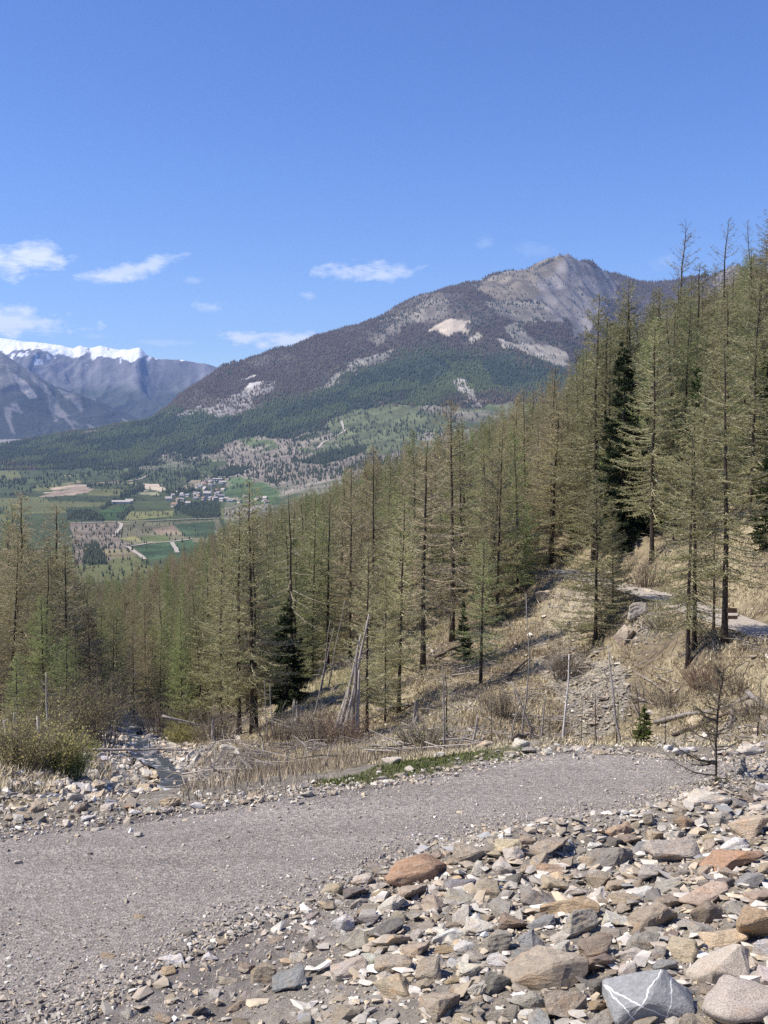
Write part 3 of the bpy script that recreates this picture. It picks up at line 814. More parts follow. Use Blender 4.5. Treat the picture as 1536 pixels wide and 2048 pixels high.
# snow range
def range_mesh(name, sil, r0, r1, rback, base_py, seed, gully, colfun, amp, mat, step=2.6):
    pxs = np.arange(max(sil[0][0], -430), min(sil[-1][0], 560), step); top = np.interp(pxs, [s[0] for s in sil], [s[1] for s in sil])
    top = top - 2.6 * fbm(pxs / 26., pxs * 0, seed, 5, .6)
    t = np.concatenate([np.linspace(0, .7, 80)[:-1], np.linspace(.7, 1, 85), np.linspace(1.1, 2.0, 12)])
    A = np.array([pix(p_, 900, 1).x for p_ in pxs])
    T, AA = np.meshgrid(t, A, indexing='ij'); TP = np.repeat(top[None, :], len(t), 0)
    R = np.where(T <= 1, r0 + (r1 - r0) * T, r1 + (rback - r1) * (T - 1))
    ztop = np.array([pix(p_, q_, r1).z for p_, q_ in zip(pxs, top)])[None, :]
    zb = np.array([pix(p_, base_py, r0).z for p_ in pxs])[None, :]
    prof = np.where(T <= 1, zb + (ztop - zb) * (.35 * T + .65 * T ** 2.0), ztop - (ztop - zb) * (T - 1) * .8)
    X = AA * R; Y = R
    wgt = np.clip(np.minimum(T, 1) * 6, 0, 1) * np.clip(np.abs(1 - T) * 8, .12, 1)
    Xw = X + 420 * fbm(X / 1100., Y / 1100., seed + 11, 3)
    Z = prof + amp * wgt * (gully * ridged((Xw + .25 * Y) / 780., Y / 1900., seed, 5) + .6 * fbm(X / 700., Y / 700., seed + 3, 5) + .22 * ridged(Xw / 190., Y / 420., seed + 7, 3))
    idx = np.arange(X.size).reshape(X.shape)
    Q = np.stack([idx[:-1, :-1].ravel(), idx[:-1, 1:].ravel(), idx[1:, 1:].ravel(), idx[1:, :-1].ravel()], 1)
    x, y, z = X.ravel(), Y.ravel(), Z.ravel()
    return tag(link(name, mesh_np(name, np.stack([x, y, z], 1), Q, colfun(x, y, z, T.ravel(), TP.ravel()), True), mat), kind='structure')


def snow_col(x, y, z, t, tp):
    px, py = to_px(x, y, z); n1 = fbm(x / 260., y / 260., 81, 5); n2 = fbm(x / 70., y / 200., 82, 4)
    C = np.empty((len(x), 3)); C[:] = np.array([.17, .165, .175]) * np.clip(1 + .5 * n2, .6, 1.5)[:, None]
    forest = smooth(745, 800, py + 22 * n1 + 8 * n2)[:, None]
    C = C * (1 - forest) + forest * np.array([.06, .07, .055])
    lo = np.interp(px, [-900, -60, 0, 70, 110, 180, 215, 260, 300, 330, 380, 460], [724, 707, 702, 704, 712, 706, 706, 710, 712, 708, 708, 720])
    s = smooth(1.5, -1.5, py - lo + 22 * n1 + 14 * n2)
    s = np.maximum(s, (n2 > .5) * (py < 730) * (px < 320) * .8)[:, None]
    C = C * (1 - s) + s * np.array([.86, .87, .9])
    return np.clip(C, .02, .92)


SIL1 = [(-1000, 700), (-500, 660), (-200, 690), (-60, 676), (0, 680), (45, 683), (90, 688), (130, 692), (150, 697), (162, 690), (180, 696), (205, 692), (240, 699), (262, 702), (282, 697), (300, 712), (320, 718), (345, 717), (380, 722), (410, 727), (440, 738), (480, 748), (560, 760), (700, 800)]
range_mesh('snow_mountains', SIL1, 9300, 11600, 13200, 892, 91, .9, snow_col, 130, M['land'])


def spur_col(x, y, z, t, tp):
    px, py = to_px(x, y, z); n1 = fbm(x / 300., y / 300., 85, 5); n2 = ridged((x + .5 * y) / 160., y / 900., 86, 4)
    C = np.empty((len(x), 3)); C[:] = np.array([.055, .062, .052])
    g = smooth(.5, .72, n2 + .35 * n1)[:, None] * smooth(905, 860, py)[:, None]
    C = C * (1 - .7 * g) + .7 * g * np.array([.25, .235, .225])
    u = smooth(795, 735, py + 25 * n1 + (px - 60) * .25)[:, None]
    C = C * (1 - .65 * u) + .65 * u * np.array([.24, .225, .21])
    sc = inpoly(px + 6 * n1, py, [(25, 745), (50, 760), (75, 795), (60, 798), (40, 780)])[:, None]
    C = np.where(sc, np.array([.31, .29, .27]), C)
    v = (inpoly(px, py, [(-200, 885), (40, 878), (60, 884), (0, 893), (-200, 895)]) & (n1 > -.3))[:, None]
    return np.clip(np.where(v, np.array([.3, .28, .25]), C), .02, .9)


SIL2 = [(-1000, 560), (-400, 600), (-200, 640), (-60, 672), (0, 703), (40, 728), (65, 745), (110, 772), (150, 785), (200, 803), (250, 826), (300, 845), (360, 875), (420, 900)]
range_mesh('mountain_spur', SIL2, 6900, 8600, 9200, 897, 95, .8, spur_col, 70, M['land'])

# the far woods: every tree a small cone, one mass for each kind
def far_woods():
    n = 330000
    a = rng.uniform(-.40, .40, n); u = rng.random(n)
    r = np.where(u < .24, np.exp(rng.uniform(math.log(1150), math.log(3200), n)), rng.uniform(2900, 6600, n))
    x = a * r; z = ground_z(x, r)
    C, D, K = cover(x, r, z)
    keep = rng.random(n) < D * np.where(r < 3000, .55, .42)
    px, py = to_px(x, r, z)
    hid = np.interp(px, [-100, 0, 230, 300, 430, 560, 740, 900, 1100, 1180, 1300, 1700], [1150, 1150, 1160, 1140, 1070, 1030, 950, 880, 840, 820, 760, 700])
    keep &= py < hid + 30
    keep &= ~((px > 335) & (px < 545) & (py > 958) & (py < 1012) & (rng.random(n) < .3))
    x, r, z, K = x[keep], r[keep], z[keep], K[keep]; m = len(x)
    h = rng.uniform(8, 17, m) * np.where(K == 1, .95, 1.0) * np.where(r < 2700, .5, 1.0); w = h * rng.uniform(.15, .24, m)
    ang = np.arange(5) * 2 * math.pi / 5
    for kind, name, lab in ((0, 'larch_forest', None), (1, 'pine_forest', None), (2, 'green_forest', None)):
        s = np.where(K == kind)[0]; k_ = len(s)
        if not k_: continue
        ph = rng.uniform(0, 6.28, k_)
        ring = np.stack([x[s][:, None] + w[s][:, None] * np.cos(ang + ph[:, None]), r[s][:, None] + w[s][:, None] * np.sin(ang + ph[:, None]), np.repeat((z[s] + h[s] * .12)[:, None], 5, 1)], 2)
        apex = np.stack([x[s], r[s], z[s] + h[s]], 1)[:, None, :]
        V = np.concatenate([ring, apex], 1).reshape(-1, 3)
        base = (np.arange(k_) * 6)[:, None, None]
        T = (np.array([[i, (i + 1) % 5, 5] for i in range(5)])[None] + base).reshape(-1, 3)
        pal = {0: ([.070, .056, .043], [.100, .081, .057]), 1: ([.032, .042, .027], [.050, .062, .038]), 2: ([.055, .072, .034], [.082, .10, .046])}[kind]
        t = rng.random((k_, 1)); c_ = np.array(pal[0]) * (1 - t) + np.array(pal[1]) * t
        c_ = np.repeat(c_, 6, 0)
        o = link(name, mesh_np(name, V, T, c_, True), M['farwood']); tag(o, kind='stuff')
        tag(o, {0: 'grey-brown leafless larch wood covering the upper mountain', 1: 'dark green pine wood on the lower mountain and valley', 2: 'fresher green wood in patches on the lower mountain'}[kind], 'forest')


far_woods()

# ------------------------------------------------------------------ rocks
def hull_np(seed, npts=11, flat=(1, .8, .55), boxy=.5):
    rs = np.random.default_rng(seed)
    d = rs.normal(size=(npts, 3)); d /= np.linalg.norm(d, axis=1)[:, None]
    b = d / np.abs(d).max(1)[:, None]
    p = (d * (1 - boxy) + b * boxy) * rs.uniform(.75, 1.0, (npts, 1)) * .5 * np.array(flat)
    bm = bmesh.new()
    for q in p: bm.verts.new(q)
    bmesh.ops.convex_hull(bm, input=bm.verts)
    bmesh.ops.delete(bm, geom=[v for v in bm.verts if not v.link_faces], context='VERTS')
    return bm


def hull_arrays(seed, **kw):
    bm = hull_np(seed, **kw); bmesh.ops.triangulate(bm, faces=bm.faces); bm.verts.index_update()
    V = np.array([v.co[:] for v in bm.verts]); T = np.array([[v.index for v in f.verts] for f in bm.faces]); bm.free()
    return V, T


def rock_mesh(name, seed, flat, boxy, mat, rounded=0.0, rough=.03):
    """angular block: hull, chamfered edges, broken faces"""
    rs = np.random.default_rng(seed)
    bm = hull_np(seed, 13, flat, boxy)
    bmesh.ops.dissolve_limit(bm, angle_limit=math.radians(16), verts=bm.verts, edges=bm.edges)
    bmesh.ops.bevel(bm, geom=list(bm.edges), offset=.028 + .06 * rounded, segments=1 + int(rounded * 3), profile=.6, affect='EDGES', clamp_overlap=True)
    bmesh.ops.triangulate(bm, faces=bm.faces)
    for _ in range(3 if rounded < .3 else 3):
        long_e = [e for e in bm.edges if e.calc_length() > .11]
        if not long_e: break
        bmesh.ops.subdivide_edges(bm, edges=long_e, cuts=1, use_grid_fill=True)
        bmesh.ops.triangulate(bm, faces=[f for f in bm.faces if len(f.verts) > 3])
    if rounded > .2:
        for _ in range(int(rounded * 6)): bmesh.ops.smooth_vert(bm, verts=bm.verts, factor=.4, use_axis_x=True, use_axis_y=True, use_axis_z=True)
    bm.normal_update()
    co = np.array([v.co[:] for v in bm.verts])
    n = fbm(co[:, 0] * 7 + seed, co[:, 1] * 7 + co[:, 2] * 9, seed % 97, 3) + .5 * vnoise(co[:, 2] * 26 + seed, co[:, 0] * 3, 5)
    for v, q in zip(list(bm.verts), n): v.co += v.normal * float(q) * rough
    # unit bounding box, standing on its base
    co = np.array([v.co[:] for v in bm.verts]); lo, hi = co.min(0), co.max(0)
    for v in bm.verts:
        v.co = Vector(((v.co.x - (lo[0] + hi[0]) / 2) / (hi[0] - lo[0]), (v.co.y - (lo[1] + hi[1]) / 2) / (hi[1] - lo[1]), (v.co.z - lo[2]) / (hi[2] - lo[2])))
    me = bpy.data.meshes.new(name); bm.to_mesh(me); bm.free()
    me.materials.append(mat)
    sm = rounded > .2
    for f in me.polygons: f.use_smooth = sm
    return me


ROCKS = [rock_mesh('rock', 100 + i, (1, rng.uniform(.6, .9), rng.uniform(.35, .75)), rng.uniform(.35, .85), M['rock']) for i in range(22)]
SLABS = [rock_mesh('slab', 300 + i, (1, rng.uniform(.6, .9), rng.uniform(.2, .34)), rng.uniform(.6, .95), M['rock'], 0, .02) for i in range(8)]
ROUND = [rock_mesh('boulder', 400 + i, (1, rng.uniform(.7, .9), rng.uniform(.55, .75)), .25, M['rock'], .5, .035) for i in range(4)]
VEIN = rock_mesh('veined_slab', 17, (1, .8, .62), .7, M['veined'], 0, .012)
GRAN = [rock_mesh('granite', 500 + i, (1, .75, .6), .5, M['granite'], .3, .035) for i in range(2)]

CP = {'grey': (.36, .325, .275), 'dark grey': (.215, .195, .17), 'blue-grey': (.31, .305, .29), 'tan': (.46, .38, .275), 'pale': (.58, .53, .45), 'white': (.70, .67, .62), 'ochre': (.44, .335, .215),
      'brown': (.315, .255, .195), 'rust-orange': (.39, .26, .17), 'pinkish': (.40, .355, .30), 'grey-brown': (.385, .325, .25), 'yellowish': (.55, .455, .31)}


def place_rock(px, py, wpx, hpx, col, mesh, label, rz=None, tilt=.12, group=None, name='rock', cj=.06, sink=.28, deep=None):
    p = at(px, py + hpx * .35, 4.0, 60)
    dist = p.y; w = wpx / F * dist; h = hpx / F * dist
    o = bpy.data.objects.new(name, mesh); COL.objects.link(o)
    dy = w * (deep or rng.uniform(.55, .85)); hz_ = h * 1.02
    o.scale = (w, dy, hz_)
    e = .25; g4 = ground_z(np.array([p.x + e, p.x - e, p.x, p.x]), np.array([p.y, p.y, p.y + e, p.y - e])); gx = (g4[0] - g4[1]) / (2 * e); gy = (g4[2] - g4[3]) / (2 * e)
    nrm = Vector((-gx, -gy, 1)).normalized()
    q = Vector((0, 0, 1)).rotation_difference(nrm)
    q = q @ Quaternion(Vector((rng.normal(), rng.normal(), 0)).normalized(), rng.normal() * tilt) @ Quaternion((0, 0, 1), rng.uniform(-.5, .5) if rz is None else rz)
    o.rotation_mode = 'QUATERNION'; o.rotation_quaternion = q
    o.location = p - nrm * hz_ * sink + Vector((0, dy * .25, 0))
    c_ = np.array(CP[col]) * (1 + rng.normal() * cj) * (1 + rng.normal(size=3) * cj * .3)
    o.color = (*np.clip(c_, .02, .9), 1)
    tag(o, label, 'rock', group)
    return o


# rocks one can name: px, py, width, height, colour, mesh kind, label
HAND = [
    (1315, 1998, 180, 112, 'grey', VEIN, 'dark grey slab crossed by white veins at the foot of the picture'),
    (1450, 1938, 136, 92, 'pinkish', GRAN[0], 'speckled pale granite boulder behind the white-veined slab'),
    (1500, 2018, 170, 100, 'pinkish', GRAN[1], 'large pinkish granite boulder filling the lower right corner'),
    (1522, 1850, 80, 88, 'ochre', 4, 'rounded ochre boulder cut by the right edge of the picture'),
    (1420, 1828, 72, 52, 'brown', 2, 'square brown block beside the ochre boulder'),
    (1312, 1838, 104, 58, 'grey-brown', 1, 'grey-tan angular rock with pale face below the long tan slab'),
    (1163, 1848, 88, 62, 'grey', 6, 'upright grey block below the flat tan slab'),
    (1198, 1896, 82, 46, 'brown', 'R1', 'smooth brown rounded rock below the upright grey block'),
    (1073, 1886, 62, 52, 'blue-grey', 5, 'blue-grey block right of the pointed grey slab'),
    (1000, 1884, 64, 58, 'grey', 9, 'pointed light grey slab leaning on the rubble'),
    (1093, 1948, 170, 74, 'grey-brown', 'S1', 'long grey-brown slab lying across the lower bank'),
    (1145, 1818, 124, 36, 'ochre', 'S2', 'long flat tan-orange slab in the middle of the bank'),
    (835, 1742, 134, 62, 'rust-orange', 'R2', 'rust-orange boulder at the road edge, largest there'),
    (943, 1706, 84, 44, 'grey-brown', 3, 'tan-grey block right behind the rust-orange boulder'),
    (1018, 1694, 58, 32, 'yellowish', 8, 'yellowish rock on the bank crest by the road'),
    (1030, 1710, 44, 34, 'pale', 10, 'pale rock just below the yellowish crest rock'),
    (1108, 1695, 90, 42, 'grey-brown', 11, 'grey-brown block on the bank crest facing the road'),
    (1474, 1692, 64, 28, 'white', 'R3', 'smooth whitish stone on the upper right of the bank'),
    (1474, 1722, 130, 44, 'rust-orange', 'S3', 'tilted rust-orange slab on the upper right of the bank'),
    (1418, 1598, 100, 36, 'pale', 'S4', 'long pale slab at the foot of the larch sapling'),
    (1443, 1636, 66, 36, 'pinkish', 12, 'pink-tan block right below the long pale slab'),
    (1512, 1656, 92, 44, 'tan', 'S5', 'broad tan slab at the right edge of the bank'),
    (1353, 1702, 116, 54, 'pinkish', 13, 'big pale speckled slab in the upper bank'),
    (1222, 1716, 116, 46, 'grey', 'S6', 'wide grey slab left of the big pale speckled slab'),
    (1290, 1786, 48, 24, 'white', 14, 'white quartz stone in the middle of the bank'),
    (1000, 1922, 50, 32, 'white', 15, 'white and grey stone left of the long grey-brown slab'),
    (1103, 1741, 60, 30, 'ochre', 16, 'tan block below the crest rocks'),
    (1455, 1880, 100, 34, 'yellowish', 'S7', 'grey slab with a yellow top above the granite boulder'),
    (1415, 1796, 116, 34, 'tan', 'S0', 'long tan slab above the square brown block'),
    (1068, 2002, 80, 54, 'grey', 17, 'light grey angular rock below the long grey-brown slab'),
    (1140, 2006, 90, 70, 'grey-brown', 18, 'grey-brown rock left of the white-veined slab'),
    (1208, 1976, 56, 42, 'dark grey', 19, 'dark grey wedge above the grey-brown rock by the veined slab'),
    (1004, 2030, 70, 44, 'grey', 20, 'grey rock at the foot of the picture below the dark upright slab'),
    (958, 1982, 48, 34, 'pale', 21, 'pale grey stone left of the dark upright slab'),
    (1000, 1966, 56, 54, 'dark grey', 7, 'dark upright slab in the lower bank'),
    (1118, 1906, 70, 40, 'pale', 0, 'pale rock between the blue-grey block and the long slab'),
    (1335, 1936, 52, 32, 'blue-grey', 4, 'small slate-blue stone above the white-veined slab'),
    (928, 1896, 44, 20, 'white', 'S1', 'thin white slab left of the pointed grey slab'),
    (690, 1848, 44, 36, 'white', 2, 'white block alone on the gravel left of the bank'),
    (628, 1890, 34, 30, 'dark grey', 5, 'dark stone in the gravel below the white block'),
    (528, 1946, 58, 56, 'grey-brown', 9, 'rough grey-brown block beside the grey flat-topped stone'),
    (582, 1962, 78, 42, 'blue-grey', 13, 'grey flat-topped stone in the gravel, dark front face'),
    (493, 1935, 38, 26, 'brown', 3, 'brown block left of the rough grey-brown block'),
    (346, 1922, 64, 22, 'white', 'S2', 'low white slab half sunk in the gravel'),
    (702, 1940, 80, 42, 'pale', 8, 'pale broken rock at the lower edge of the bank'),
    (695, 2026, 74, 40, 'grey-brown', 'S3', 'tan-grey slab at the foot of the picture, middle'),
    (336, 1944, 36, 18, 'ochre', 10, 'ochre stone below the low white slab'),
    (712, 1786, 56, 28, 'dark grey', 11, 'dark block at the road edge left below the rust-orange boulder'),
    (762, 1790, 46, 24, 'yellowish', 12, 'yellow-tan block below the rust-orange boulder'),
    (666, 1780, 44, 30, 'tan', 14, 'tan tilted stone at the tip of the bank'),
    (750, 1738, 34, 30, 'grey', 15, 'grey stone left of the rust-orange boulder'),
    (215, 1912, 30, 18, 'tan', 16, 'small tan stone out in the gravel road'),
    (378, 1866, 34, 24, 'grey', 17, 'grey stone with a dark side out in the road gravel'),
    (278, 1834, 22, 16, 'yellowish', 18, 'small yellowish stone in the road gravel'),
    (36, 1725, 18, 12, 'pale', 19, 'small pale stone at the left of the road'),
    (285, 1694, 14, 9, 'white', 20, 'single white pebble in the middle of the road'),
    (340, 1606, 44, 26, 'yellowish', 21, 'yellowish white boulder on the verge above the stream'),
    (395, 1612, 36, 16, 'white', 'S4', 'flat white rock right of the yellowish verge boulder'),
    (212, 1615, 32, 22, 'pale', 0, 'pale block on the verge left of the stream'),
    (160, 1616, 30, 26, 'brown', 1, 'dark brown block on the verge at the stream mouth'),
    (258, 1617, 22, 14, 'rust-orange', 4, 'small rust-coloured stone on the verge above the stream'),
    (302, 1620, 34, 14, 'pale', 5, 'pale pointed stone between the rusty stone and the yellowish boulder'),
    (192, 1660, 32, 9, 'pale', 'S6', 'thin pale slab lying on the road near the verge'),
    (608, 1572, 24, 16, 'pale', 6, 'pale stone at the left tip of the grass strip'),
    (785, 1522, 44, 14, 'pale', 'S5', 'flat pale rock at the upper edge of the grass strip'),
    (880, 1510, 24, 14, 'pale', 9, 'pale block standing in the grass strip'),
    (970, 1492, 42, 18, 'yellowish', 2, 'cream boulder at the upper tip of the grass strip'),
    (1045, 1486, 36, 20, 'pale', 3, 'pale block on the far verge right of the cream boulder'),
    (1190, 1815 - 90, 60, 30, 'tan', 'S7', 'tan slab in the bank below the grey-brown crest block'),
]


def mesh_of(k):
    if not isinstance(k, (int, str)): return k
    if isinstance(k, int): return ROCKS[k % len(ROCKS)]
    return SLABS[int(k[1]) % len(SLABS)] if k[0] == 'S' else ROUND[int(k[1]) % len(ROUND)]


taken = []
for px, py, w, h, c_, mk, lab in HAND:
    place_rock(px, py, w, h, c_, mesh_of(mk), lab, rz=rng.uniform(-.2, .2), tilt=.08)
    taken.append((px, py, w, h, lab))

# the rest of the talus: packed in by size, named after the rock they lie next to
LAND = [(h[0], h[1], s) for h, s in zip(HAND, [
    'the white-veined slab', 'the speckled granite boulder', 'the corner granite boulder', 'the ochre boulder', 'the square brown block', 'the grey-tan angular rock', 'the upright grey block', 'the smooth brown rock',
    'the blue-grey block', 'the pointed grey slab', 'the long grey-brown slab', 'the flat tan-orange slab', 'the rust-orange boulder', 'the tan-grey block', 'the yellowish crest rock', 'the pale crest rock', 'the crest block',
    'the smooth whitish stone', 'the rust-orange slab', 'the long pale slab', 'the pink-tan block', 'the broad tan slab', 'the big speckled slab', 'the wide grey slab', 'the white quartz stone', 'the white-grey stone',
    'the tan block', 'the yellow-topped slab', 'the long tan slab', 'the light grey rock', 'the rock by the veined slab', 'the dark grey wedge', 'the bottom grey rock', 'the pale grey stone', 'the dark upright slab', 'the pale mid rock',
    'the slate-blue stone', 'the thin white slab', 'the lone white block', 'the dark gravel stone', 'the rough block', 'the flat-topped stone', 'the brown block', 'the sunk white slab', 'the pale broken rock', 'the bottom tan slab'])]
BANK = [(640, 1800), (740, 1748), (880, 1702), (1000, 1684), (1250, 1652), (1380, 1615), (1480, 1578), (1560, 1555), (1560, 2060), (900, 2060), (760, 1960), (680, 1880)]
LOWB = [(640, 1800), (400, 1890), (180, 2060), (900, 2060), (760, 1960), (680, 1880)]
used_lab = set(h[6] for h in HAND)
cols = ['grey', 'grey-brown', 'tan', 'pale', 'blue-grey', 'dark grey', 'brown', 'ochre', 'white', 'pinkish']
cw_ = np.array([.22, .22, .18, .19, .05, .03, .05, .035, .02, .03]); cw_ /= cw_.sum()


def rel_label(px, py, col, w, shape):
    size = 'large' if w > 55 else ('small' if w < 24 else 'mid-sized')
    order = sorted(LAND, key=lambda l: (l[0] - px) ** 2 + (l[1] - py) ** 2)
    for n_ in range(12):
        l = order[n_ // 2]; dx, dy = px - l[0], py - l[1]
        if abs(dx) > abs(dy): rel = 'right of' if dx > 0 else 'left of'
        else: rel = 'below' if dy > 0 else 'above'
        far = '' if n_ % 2 == 0 else ('a little further ' if math.hypot(dx, dy) > 60 else 'close ')
        lab = f"{size} {col} {shape} {far}{rel} {l[2]}"
        if lab not in used_lab:
            used_lab.add(lab); return lab
    return lab


def pack(poly, count, smin, smax, clear, sq=1.0):
    xs_ = [p[0] for p in poly]; ys_ = [p[1] for p in poly]; made = 0; tries = 0
    while made < count and tries < count * 60:
        tries += 1; f = tries / (count * 60.0)
        px = rng.uniform(min(xs_), max(xs_)); py = rng.uniform(min(ys_), max(ys_))
        if not inpoly(np.array([px]), np.array([py]), poly)[0]: continue
        near = .5 + .75 * (py - 1600) / 450
        w = (smin + (smax - smin) * (1 - f) ** 2.2 * rng.uniform(.6, 1)) * max(near, .4); h = w * rng.uniform(.36, .68)
        ok = True
        for tx, ty, tw, th, _ in taken:
            if ((px - tx) / (.5 * (w + tw) * clear)) ** 2 + ((py - ty) / (.5 * (h + th) * clear)) ** 2 < 1: ok = False; break
        if not ok: continue
        col = str(rng.choice(cols, p=cw_)); flat = rng.random() < .6
        me_ = SLABS[rng.integers(len(SLABS))] if flat else ROCKS[rng.integers(len(ROCKS))]
        if flat: h *= .75
        lab = rel_label(px, py, col, w, 'flat slab' if flat else 'angular rock')
        place_rock(px, py, w, h, col, me_, lab, rz=rng.uniform(-1.2, 1.2), tilt=.22, group='loose rocks of the bank')
        taken.append((px, py, w, h, lab)); made += 1
    return made


pack(BANK, 165, 24, 98, .8)
pack(LOWB, 20, 14, 44, 1.3)

# rocks along the far verge and the rubble left of the stream
VLAND = [(30, 'far left'), (110, 'left end'), (210, 'stretch left of the stream'), (330, 'stretch above the stream'), (450, 'stretch below the dry reeds'), (560, 'end of the reeds'), (660, 'left half of the grass strip'), (800, 'middle of the grass strip'),
         (930, 'right half of the grass strip'), (1040, 'tip of the grass strip'), (1150, 'stretch before the young spruce'), (1260, 'foot of the young spruce'), (1400, 'stretch behind the larch sapling'), (1500, 'right edge of the road')]
vn = 0
for i in range(46):
    px = rng.uniform(90, 1536) if i % 4 else rng.uniform(960, 1536)
    py = float(np.interp(px, [q[0] for q in far_px], [q[1] for q in far_px])) + rng.uniform(-14, 3)
    if 640 < px < 1010 and rng.random() < .5: py -= rng.uniform(5, 28)
    if px > 1280: py -= rng.uniform(0, 22)
    w = rng.uniform(13, 36) * (1.25 if px > 1330 else 1); h = w * rng.uniform(.3, .55)
    col = str(rng.choice(['pale', 'tan', 'grey-brown', 'white', 'pinkish', 'grey'], p=[.34, .22, .16, .12, .08, .08]))
    pl = min(VLAND, key=lambda v: abs(v[0] - px))[1]
    shp = str(rng.choice(['angular stone', 'flat stone', 'blocky stone', 'pointed stone']))
    base = f"{'small' if w < 24 else 'larger'} {col} {shp} on the far verge, {pl}"
    if base in used_lab: base = f"{'small' if w < 24 else 'larger'} {col} {shp} lying along the far verge, {pl}"
    if base in used_lab: base = base.replace('lying along', 'second one lying along')
    used_lab.add(base)
    place_rock(px, py, w, h, col, SLABS[i % 8] if shp == 'flat stone' else ROCKS[i % 22], base, rz=rng.uniform(-1, 1), group='stones along the far verge')
for i in range(20):
    px = rng.uniform(0, 225); py = rng.uniform(1560, 1648) - (px > 120) * 5
    if py > np.interp(px, [0, 150, 300], [1655, 1636, 1620]): continue
    w = rng.uniform(16, 44); h = w * rng.uniform(.4, .65); col = str(rng.choice(['pale', 'tan', 'grey', 'grey-brown', 'white']))
    base = f"{'small' if w < 24 else 'larger'} {col} rubble block {'near the bush' if py < 1595 else 'near the road'} at the {'far left' if px < 75 else ('middle' if px < 150 else 'stream side')} of the rubble heap"
    if base in used_lab: base = base.replace('rubble block', 'angular rubble block')
    used_lab.add(base)
    place_rock(px, py, w, h, col, ROCKS[i % 22], base, rz=rng.uniform(-1, 1), tilt=.3, group='rubble heap left of the stream')
# boulders in the stream bed
for i in range(9):
    y_ = 23 + i * 3.2 + rng.uniform(0, 2); cx_ = np.interp(y_, P[:, 1], P[:, 0]); x_ = cx_ + rng.normal() * 1.2
    o = bpy.data.objects.new('rock', ROCKS[i % 22]); COL.objects.link(o)
    s_ = rng.uniform(.25, .8); o.scale = (s_, s_ * .8, s_ * rng.uniform(.4, .6)); o.location = (x_, y_, gz(x_, y_) - .05)
    o.rotation_euler = (rng.normal() * .15, rng.normal() * .15, rng.uniform(0, 6))
    o.color = (*(np.array(CP[str(rng.choice(['pale', 'grey', 'tan', 'grey-brown', 'white']))]) * rng.uniform(.85, 1.1)), 1)
    side = 'left' if x_ < cx_ - .5 else ('right' if x_ > cx_ + .5 else 'middle')
    tag(o, f"{['first', 'second', 'third', 'fourth', 'fifth', 'sixth', 'seventh', 'eighth', 'ninth'][i]} boulder in the stream bed counted from the road, {side} of the water", 'rock', 'boulders in the stream')

# loose stones too many to count
TPL = [hull_arrays(900 + i, npts=8, flat=(1, .8, rng.uniform(.45, .8)), boxy=.4) for i in range(10)]
TPLB = [hull_arrays(950 + i, npts=10, flat=(1, rng.uniform(.55, .85), rng.uniform(.25, .6)), boxy=.7) for i in range(10)]


def stones(name, x, y, z, s, col, lab, tpl=TPL, lift=.12, cat='gravel'):
    VV = []; TT = []; CC = []; off = 0; n = len(x); which = rng.integers(0, len(tpl), n)
    for kx in range(len(tpl)):
        ii = np.where(which == kx)[0]
        if not len(ii): continue
        V, T = tpl[kx]; m = len(ii)
        ang = rng.uniform(0, 6.283, m); ca, sa = np.cos(ang), np.sin(ang)
        st = s[ii][:, None] * rng.uniform(.75, 1.2, (m, 3)); st[:, 2] *= .85
        L = V[None] * st[:, None, :]
        tx = rng.normal(0, .25, m)[:, None]; Lz = L[:, :, 2] + tx * L[:, :, 0]
        X_ = L[:, :, 0] * ca[:, None] - L[:, :, 1] * sa[:, None] + x[ii][:, None]; Y_ = L[:, :, 0] * sa[:, None] + L[:, :, 1] * ca[:, None] + y[ii][:, None]
        Z_ = Lz + (z[ii] + lift * s[ii])[:, None]
        VV.append(np.stack([X_, Y_, Z_], 2).reshape(-1, 3)); k_ = len(V)
        TT.append((T[None] + (np.arange(m) * k_)[:, None, None] + off).reshape(-1, 3)); off += m * k_
        CC.append(np.repeat(col[ii], k_, 0))
    o = link(name, mesh_np(name, np.concatenate(VV), np.concatenate(TT), np.concatenate(CC)), M['stones'])
    return tag(o, lab, cat, kind='stuff')


def pal(n, names, p, jit=.12):
    idx_ = rng.choice(len(names), n, p=np.array(p) / sum(p)); c_ = np.array([CP[q] for q in names])[idx_]
    return np.clip(c_ * (1 + rng.normal(0, jit, (n, 1))), .03, .9)


n = 52000
x = rng.uniform(-7, 8, n); t = rng.random(n); y = y_near(x) - .3 + (y_far(x) - y_near(x) + .5) * t
edge = (1 - np.clip((y - y_near(x)) / 1.6, 0, 1)) ** 2
s = np.clip(rng.lognormal(math.log(.017), .5, n) * (1 + 1.3 * edge + .9 * smooth(12.5, 9.0, y)), .008, .11)
keep = (np.abs(x / y) < .42) & (rng.random(n) < .3 + .75 * edge + .45 * smooth(13, 10, y))
x, y, s = x[keep], y[keep], s[keep]
stones('gravel', x, y, ground_z(x, y) + .012, s, pal(len(x), ['grey', 'dark grey', 'grey-brown', 'pale', 'white', 'tan'], [.36, .2, .26, .10, .015, .08]), 'grey gravel spread over the road')
n = 64000
x = rng.uniform(-6, 8, n); y = y_near(x) + .35 - rng.random(n) ** 1.2 * 9.5
keep = (np.abs(x / np.maximum(y, 1)) < .42) & (y > 5.0) & (rng.random(n) < np.where(x < -1, .7, .8))
x, y = x[keep], y[keep]; s = np.clip(rng.lognormal(math.log(.026), .6, len(x)), .010, .13)
stones('rubble', x, y, ground_z(x, y), s, pal(len(x), ['grey', 'dark grey', 'grey-brown', 'pale', 'white', 'tan', 'brown', 'blue-grey', 'ochre'], [.25, .04, .33, .13, .006, .16, .04, .03, .015], .18), 'small broken stones and grit covering the bank', cat='rubble')
n = 9500
